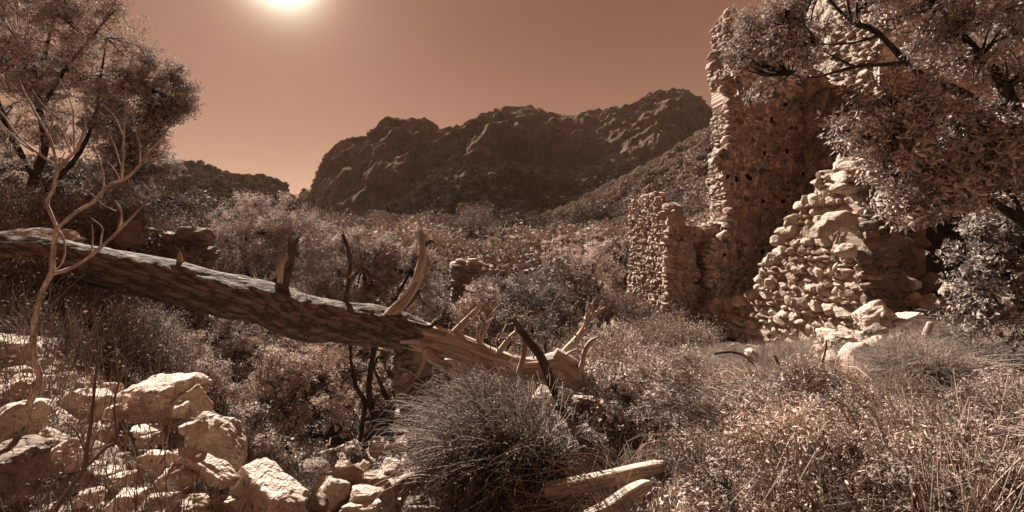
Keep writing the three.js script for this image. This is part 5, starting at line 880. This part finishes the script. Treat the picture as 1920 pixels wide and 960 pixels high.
// small tufts and sprigs, unit height 1
function sprig(seed, stems, leaves, lw, tone_, o = {}) {
  const R = mulberry(seed), mb = new MB();
  for (let k = 0; k < stems; k++) {
    const a = R() * 6.28, r = 0.35 * R(), b = V(Math.cos(a) * r * 0.4, 0, Math.sin(a) * r * 0.4), h = 0.55 + 0.5 * R(), e = V(b.x + Math.cos(a) * (o.lean ?? 0.5) * R() + (R() - 0.5) * 0.3, h, b.z + Math.sin(a) * (o.lean ?? 0.5) * R() + (R() - 0.5) * 0.3), m = b.clone().lerp(e, 0.5).addScaledVector(rdir(R), 0.08), c = curve([b, m, e], 4);
    mb.tube(c, (s) => (o.stem ?? 0.008) * (1 - 0.6 * s), 3, cl((o.stemTone ?? 0.35) * (0.6 + 0.7 * R()), 0.4), 0, false);
    for (let j = 0; j < leaves; j++) { const q = c[1 + ((R() * 4) | 0)].clone().addScaledVector(rdir(R), 0.06 + 0.06 * R()), d = rdir(R).add(V(0, 0.3, 0)).normalize(); mb.leaf(q, d, d.clone().cross(rdir(R)).normalize(), lw * (0.6 + 0.8 * R()), lw * (o.wid ?? 0.5), cl(tone_ * (0.45 + 1.0 * R()), R())); }
  }
  return mb.geo();
}
function tuft(seed, n, tone_, o = {}) {
  const R = mulberry(seed), mb = new MB();
  for (let k = 0; k < n; k++) {
    const a = R() * 6.28, b = V(Math.cos(a) * 0.16 * R(), 0, Math.sin(a) * 0.16 * R()), l = (o.lean ?? 0.7) * (0.2 + R()), h = 0.5 + 0.6 * R(), e = V(b.x + Math.cos(a) * l, h * (1 - 0.3 * l), b.z + Math.sin(a) * l), m = V(b.x + Math.cos(a) * l * 0.3, h * 0.75, b.z + Math.sin(a) * l * 0.3);
    mb.blade(curve([b, m, e], 4), o.w ?? 0.02, V(-Math.sin(a), 0, Math.cos(a)), cl(tone_ * (0.6 + 0.7 * R()), R()));
  }
  return mb.geo();
}
const kinds = {
  leafy: [sprig(71, 9, 26, 0.06, 0.6), sprig(72, 10, 28, 0.05, 0.5), sprig(73, 9, 20, 0.075, 0.7, { wid: 0.3 })],
  twiggy: [sprig(74, 14, 1, 0.05, 0.4, { lean: 1.1, stem: 0.008, stemTone: 0.8 }), sprig(75, 16, 2, 0.05, 0.35, { lean: 1.3, stem: 0.006, stemTone: 0.55 })],
  grass: [tuft(76, 60, 0.62), tuft(77, 50, 0.55, { lean: 0.9 })],
  stalk: [sprig(78, 5, 3, 0.05, 0.5, { lean: 0.25, stem: 0.007, stemTone: 0.5 })],
};
function spread(name, kind, n, seed, region, size, label, mat = M.grass, up = -0.02) {
  const R = mulberry(seed), lists = kinds[kind].map(() => []);
  for (let k = 0; k < n; k++) { const [px, d, s = 1, tint = 1] = region(R); const p = at(px, d, up * size), q = size * s * (0.6 + 0.8 * R()); lists[k % lists.length].push([p.x, p.y, p.z, q, R() * 6.3, 0.8 + 0.5 * R(), tint * (0.7 + 0.6 * R()), (R() - 0.5) * 0.5, (R() - 0.5) * 0.5]); }
  lists.forEach((l, i) => scatter(name, kinds[kind][i], mat, l, label[i % label.length], name === 'grass' ? 'grass' : 'undergrowth'));
}
// the right bank, knee-high, from the camera to the ruin's foot
const bank = (x0, x1, d0, d1) => (R) => { const d = 1 / lerp(1 / d0, 1 / d1, R() ** 0.8); return [x0 + R() * (x1 - x0), d]; };
const patch = (f, seed) => (R) => { for (let k = 0; k < 8; k++) { const [px, d] = f(R), n = noise(px * 0.006 + seed, d * 0.9, seed); if (n > -0.1 + R() * 0.25) return [px, d, 1 + 1.2 * n, clamp(1 + 1.5 * noise(px * 0.012, d * 1.7, seed + 3), 0.35, 1.6)]; } return f(R); };
spread('undergrowth', 'leafy', 1500, 611, patch(bank(1030, 2050, 2.2, 7.2), 1), 0.2, ['tangled small-leaved undergrowth over the right bank', 'finer leafy undergrowth over the right bank', 'long-leaved undergrowth over the right bank'], M.leaf);
spread('undergrowth', 'twiggy', 620, 612, bank(1030, 2050, 2.4, 8), 0.36, ['dry twigs woven through the undergrowth of the right bank', 'fine dead stems through the undergrowth of the right bank'], M.grass);
spread('grass', 'grass', 1000, 613, bank(1150, 2000, 5.2, 8), 0.18, ['dry grass among the brush below the ruin', 'lean dry grass tufts below the ruin']);
spread('grass', 'grass', 900, 614, (R) => { const a = R() * 6.28, r = Math.sqrt(R()); return [1760 + Math.cos(a) * r * 120, 6.7 + Math.sin(a) * r * 0.8, 1.3, 0.9]; }, 0.42, ['mound of dry grass before the dark opening', 'outer tufts of the dry grass mound']);
spread('grass', 'grass', 420, 615, (R) => [1290 + R() * 230, 7.4 + R() * 3.4, 1.1, 0.95], 0.24, ['pale fine grass at the foot of the stepped wall', 'loose pale grass below the wall stub']);
spread('undergrowth', 'twiggy', 600, 616, (R) => [1200 + R() * 320, 6.5 + R() * 4.5], 0.3, ['feathery dry stems at the foot of the stepped wall', 'thin dry stems below the wall stub']);
spread('grass', 'grass', 520, 617, (R) => [250 + R() * 130, 7.2 + R() * 2.4, 1, 1], 0.4, ['sunlit dry grass under the fallen trunk on the left', 'bent dry grass under the fallen trunk']);
spread('grass', 'grass', 220, 618, (R) => [R() * 540, 2.4 + R() * 2.4, 0.7, 0.9], 0.2, ['scattered dry grass among the rocks of the left bank', 'thin dry grass between the left rocks']);
spread('undergrowth', 'twiggy', 70, 619, (R) => [R() * 460, 2.2 + R() * 2.0, 0.8, 0.9], 0.3, ['dead twigs among the rocks of the left bank', 'brittle stems among the left rocks']);
spread('undergrowth', 'twiggy', 160, 620, (R) => [-60 + R() * 270, 4.7 + R() * 2.0, 1, 0.6], 0.5, ['tangle of dry stalks below the root end of the fallen trunk', 'shaded stalks below the root end of the trunk']);
spread('undergrowth', 'leafy', 700, 621, (R) => [-60 + R() * 480, 5.9 + R() * 3.0, 1, 0.9], 0.5, ['shaded leafy growth on the slope under the fallen trunk', 'dim undergrowth under the trunk', 'dark weeds behind the left rock pile'], M.leaf);
spread('undergrowth', 'leafy', 1000, 622, (R) => { const d = 7.5 + R() * 9; return [(d < 9.5 ? 790 : 400) + R() * 400, d, 1.2, 1.2]; }, 0.6, ['low leafy growth in the gully under the trees', 'low weeds in the gully', 'low brush behind the square pillar'], M.leaf);
spread('undergrowth', 'leafy', 420, 623, (R) => [450 + R() * 160, 4.6 + R() * 2.2, 0.8, 0.9], 0.3, ['shaded weeds along the left edge of the gully bed', 'dim weeds by the gully bed', 'small weeds at the left of the gully'], M.leaf);
spread('undergrowth', 'leafy', 900, 624, (R) => [820 + R() * 260, 3.3 + R() * 3.2, 0.8, 0.6], 0.22, ['brush around the broom bush', 'low leaves around the broom bush', 'long leaves around the broom bush'], M.leaf);
spread('undergrowth', 'twiggy', 420, 625, (R) => [800 + R() * 340, 3.6 + R() * 2.6, 1, 0.8], 0.4, ['dead stems around the broom bush', 'thin stems under the broom bush']);
spread('undergrowth', 'stalk', 160, 626, (R) => [R() * 330, 2.4 + R() * 3, 1.2, 0.8], 0.5, ['tall thin dry stalks standing over the left rocks']);
spread('undergrowth', 'leafy', 900, 627, (R) => [-100 + R() * 460, 9 + R() * 8, 1.6, 0.8], 0.6, ['leafy growth around the old dry stone wall', 'weeds behind the dry stone wall', 'long-leaved weeds by the dry stone wall'], M.leaf);
spread('undergrowth', 'leafy', 900, 628, (R) => [1060 + R() * 270, 11.5 + R() * 9, 1.3, 1.1], 0.55, ['pale low growth at the foot of the square wall stub', 'leafy weeds at the foot of the square wall stub', 'long-leaved weeds at the foot of the square wall stub'], M.leaf);
// a climber with broad leaves trailing over the brush at the right
{
  const t = base('climbing_vine', P(1900, 760, 3.9), 'broad-leaved climbing vine trailing over the brush near the right edge', 'vine'), R = mulberry(641), mb = new MB(t.position);
  const shape = new THREE.Shape(); shape.moveTo(0, 0); shape.bezierCurveTo(0.45, -0.12, 0.55, 0.25, 0.32, 0.55); shape.quadraticCurveTo(0.15, 0.8, 0, 1); shape.quadraticCurveTo(-0.15, 0.8, -0.32, 0.55); shape.bezierCurveTo(-0.55, 0.25, -0.45, -0.12, 0, 0);
  const lg = new THREE.ShapeGeometry(shape, 5); { const p = lg.attributes.position; for (let i = 0; i < p.count; i++) p.setZ(i, 0.22 * Math.abs(p.getX(i)) - 0.18 * p.getY(i) ** 2); lg.computeVertexNormals(); }
  const mats = [0.3, 0.42, 0.22].map((k) => new THREE.MeshPhysicalMaterial({ name: 'vine_leaf', color: tone(k, 0.5), roughness: 0.5, transmission: 0.3, thickness: 0 }));
  const runs = [[[1905, 690, 4.2], [1890, 740, 4.0], [1905, 790, 3.8], [1880, 830, 3.6]], [[1800, 800, 3.9], [1760, 850, 3.5], [1740, 900, 3.2], [1760, 950, 3]], [[1740, 870, 3.4], [1700, 890, 3.3], [1660, 880, 3.3], [1640, 850, 3.4]], [[1790, 740, 4.2], [1830, 770, 4], [1800, 820, 3.8]]];
  for (const r of runs) {
    const c = curve(r.map(([x, y, d]) => P(x, y, d).add(V(0, 0, 0.25))), 26); mb.tube(c, () => 0.0025, 4, [0.6, 0.6, 0.6], 0, false);
    for (let k = 1; k < 26; k += 2) { const l = new THREE.Mesh(lg, mats[(R() * 3) | 0]); l.name = 'leaf'; l.castShadow = l.receiveShadow = true; l.position.copy(c[k]).addScaledVector(rdir(R), 0.04).sub(t.position); l.rotation.set(-0.9 + R() * 1.2, (R() - 0.5) * 2.4, R() * 6.28); l.scale.setScalar(0.06 + 0.06 * R()); t.add(l); }
  }
  mesh('stem', mb.geo(true), M.twig, t);
}

// taller twiggy shrubs standing out of the brush on the right bank
[[1090, 850, 4.9, 50, 36, 'low grey-leaved shrub between the flat log and the broom bush', 0.5], [1290, 800, 4.8, 100, 55, 'wide tangled shrub in the middle of the right bank, below the stepped wall', 0.62], [1440, 780, 4.6, 90, 60, 'leafy tangled shrub under the dark crooked stick', 0.5], [1610, 800, 4.4, 100, 60, 'pale tangled shrub below the big bright boulder', 0.68], [1780, 840, 3.9, 110, 70, 'broad leafy shrub at the lower right with shaded gaps', 0.5], [1440, 910, 3.5, 120, 50, 'dense low shrub at the bottom edge right of the curved log', 0.6], [1640, 920, 3.2, 120, 55, 'loose shrub at the bottom edge under the trailing vine', 0.55], [1880, 920, 3.2, 100, 70, 'dark-gapped shrub in the bottom right corner', 0.45], [1250, 690, 6.4, 80, 40, 'feathery dry shrub below the square wall stub, left of the dark lying stick', 0.72], [1890, 760, 4.6, 80, 50, 'leafy shrub at the right edge behind the trailing vine', 0.5]].forEach(([x, y, d, rx, ry, label, tone_], k) => {
  const b = []; for (let j = 0; j < 6; j++) { const a = j * 2.4 + k; b.push([x + Math.cos(a) * rx * 0.6, y - Math.sin(a) * ry * 0.45, d + 0.25 * Math.sin(a * 1.7), rx * 0.5, ry * 0.6]); }
  plant({ seed: 700 + k, name: 'tangled_shrub', label, cat: 'shrub', group: 'tangled shrubs of the right bank', tone: tone_ * 1.1, clumps: 750, puff: 14, leaf: { len: 0.034, wid: 0.5, per: 9 }, gap: -0.1, gapScale: 4, limb: 0.006, forks: 7, twigs: 0.8, twig: 0.8, thick: 0.6, bark: M.twig,
    trunks: [[[x, y + ry * 1.6, d, 4], [x + 10, y + ry * 0.5, d, 3], [x - 5, y - ry * 0.3, d, 2]], [[x + 20, y + ry * 1.5, d, 3], [x + rx * 0.6, y, d, 2], [x + rx * 0.9, y - ry * 0.5, d, 1]], [[x - 20, y + ry * 1.5, d, 3], [x - rx * 0.6, y, d, 2], [x - rx * 0.8, y - ry * 0.6, d, 1]]], blobs: b });
});

// rounded clumps of brush heaped over the right bank: sprigs stand out all round each clump
{
  const R = mulberry(655), sprigs = [0, 1, 2, 3, 4].map((k) => sprig(660 + k, 5, k > 2 ? 8 : 17, [0.13, 0.1, 0.16, 0.08, 0.07][k], [0.62, 0.5, 0.75, 0.7, 0.5][k], { wid: [0.5, 0.5, 0.3, 0.4, 0.5][k], lean: 0.7, stem: 0.014, stemTone: k > 2 ? 0.85 : 0.5 }));
  const m = new THREE.Matrix4(), q = new THREE.Quaternion(), UP = V(0, 1, 0), c = new THREE.Color();
  for (let k = 0; k < 120; k++) {
    const d = 1 / lerp(1 / 2.9, 1 / 7.6, Math.pow((k + 0.5) / 120, 0.75)), px = (d < 4.6 ? 1270 : 1080) + ((k * 0.618034) % 1) * (d < 4.6 ? 730 : 920), p = at(px, d, -0.05), r = (0.2 + 0.32 * R()) * (d < 3.6 ? 0.75 : 1), h = r * (0.8 + 0.8 * R()), kind = (R() * 5) | 0, kind2 = (R() * 5) | 0, light = 0.4 + 1.25 * R();
    const t = base('brush_clump', p, 'knee-high clump of small-leaved brush on the right bank below the ruin', 'brush', 'clumps of brush on the right bank');
    for (const [kd, share, nm] of [[kind, 1, 'foliage'], [kind2, 0.45, 'twigs']]) {
      const n = Math.round(165 * share * (r / 0.35) ** 1.6), im = new THREE.InstancedMesh(sprigs[kd], M.leaf, n);
      for (let i = 0; i < n; i++) {
        const a = R() * 6.283, e = Math.asin(R()), rr = Math.sqrt(0.25 + 0.75 * R()), o = V(Math.cos(a) * Math.cos(e) * r * rr, Math.sin(e) * h * rr, Math.sin(a) * Math.cos(e) * r * rr), up = o.clone().normalize().multiplyScalar(0.9).add(V(0, 0.5, 0)).addScaledVector(rdir(R), 0.6).normalize();
        q.setFromUnitVectors(UP, up).multiply(new THREE.Quaternion().setFromAxisAngle(UP, R() * 6.283)); const s = (nm === 'twigs' ? 0.24 : 0.16) * (0.6 + 0.8 * R()); o.addScaledVector(up, -s * 0.4); m.compose(o, q, V(s, s, s)); im.setMatrixAt(i, m); const b = light * (0.65 + 0.7 * R()); im.setColorAt(i, c.setRGB(b, b, b));
      }
      im.name = nm; im.castShadow = im.receiveShadow = true; t.add(stuff(im));
    }
  }
}

// sheaves of long thin dry stems sweeping over the brush
{
  kinds.sheaf = [0, 1].map((k) => { const R = mulberry(680 + k), mb = new MB(); for (let j = 0; j < 34; j++) { const b = V((R() - 0.5) * 0.3, 0, (R() - 0.5) * 0.3), h = 0.35 + 0.4 * R(), l = 0.5 + 0.6 * R(), e = V(b.x + l + (R() - 0.5) * 0.3, h * (0.6 + 0.5 * R()), b.z + (R() - 0.5) * 0.5), m = V(lerp(b.x, e.x, 0.4), h * 0.8, lerp(b.z, e.z, 0.4)); mb.tube(curve([b, m, e], 6), (s) => 0.006 * (1 - 0.75 * s), 3, cl(0.35 + 0.75 * R() * R(), 0.5), 0, false); } return mb.geo(); });
  spread('undergrowth', 'sheaf', 64, 690, bank(1040, 2000, 2.8, 7.5), 0.75, ['sheaves of thin dry stems sweeping over the brush', 'thin arching dry stems over the brush']);
  spread('undergrowth', 'sheaf', 26, 691, (R) => [1280 + R() * 200, 4.2 + R() * 1.2], 0.8, ['sweep of dry stems right of the flat weathered log', 'thin stems over the flat weathered log']);
  spread('undergrowth', 'twiggy', 160, 692, (R) => [1700 + R() * 240, 2.5 + R() * 1.4], 0.5, ['bright tangle of dead twigs in the bottom right corner', 'thin dead twigs in the bottom right corner']);
}
renderer.render(scene, camera);
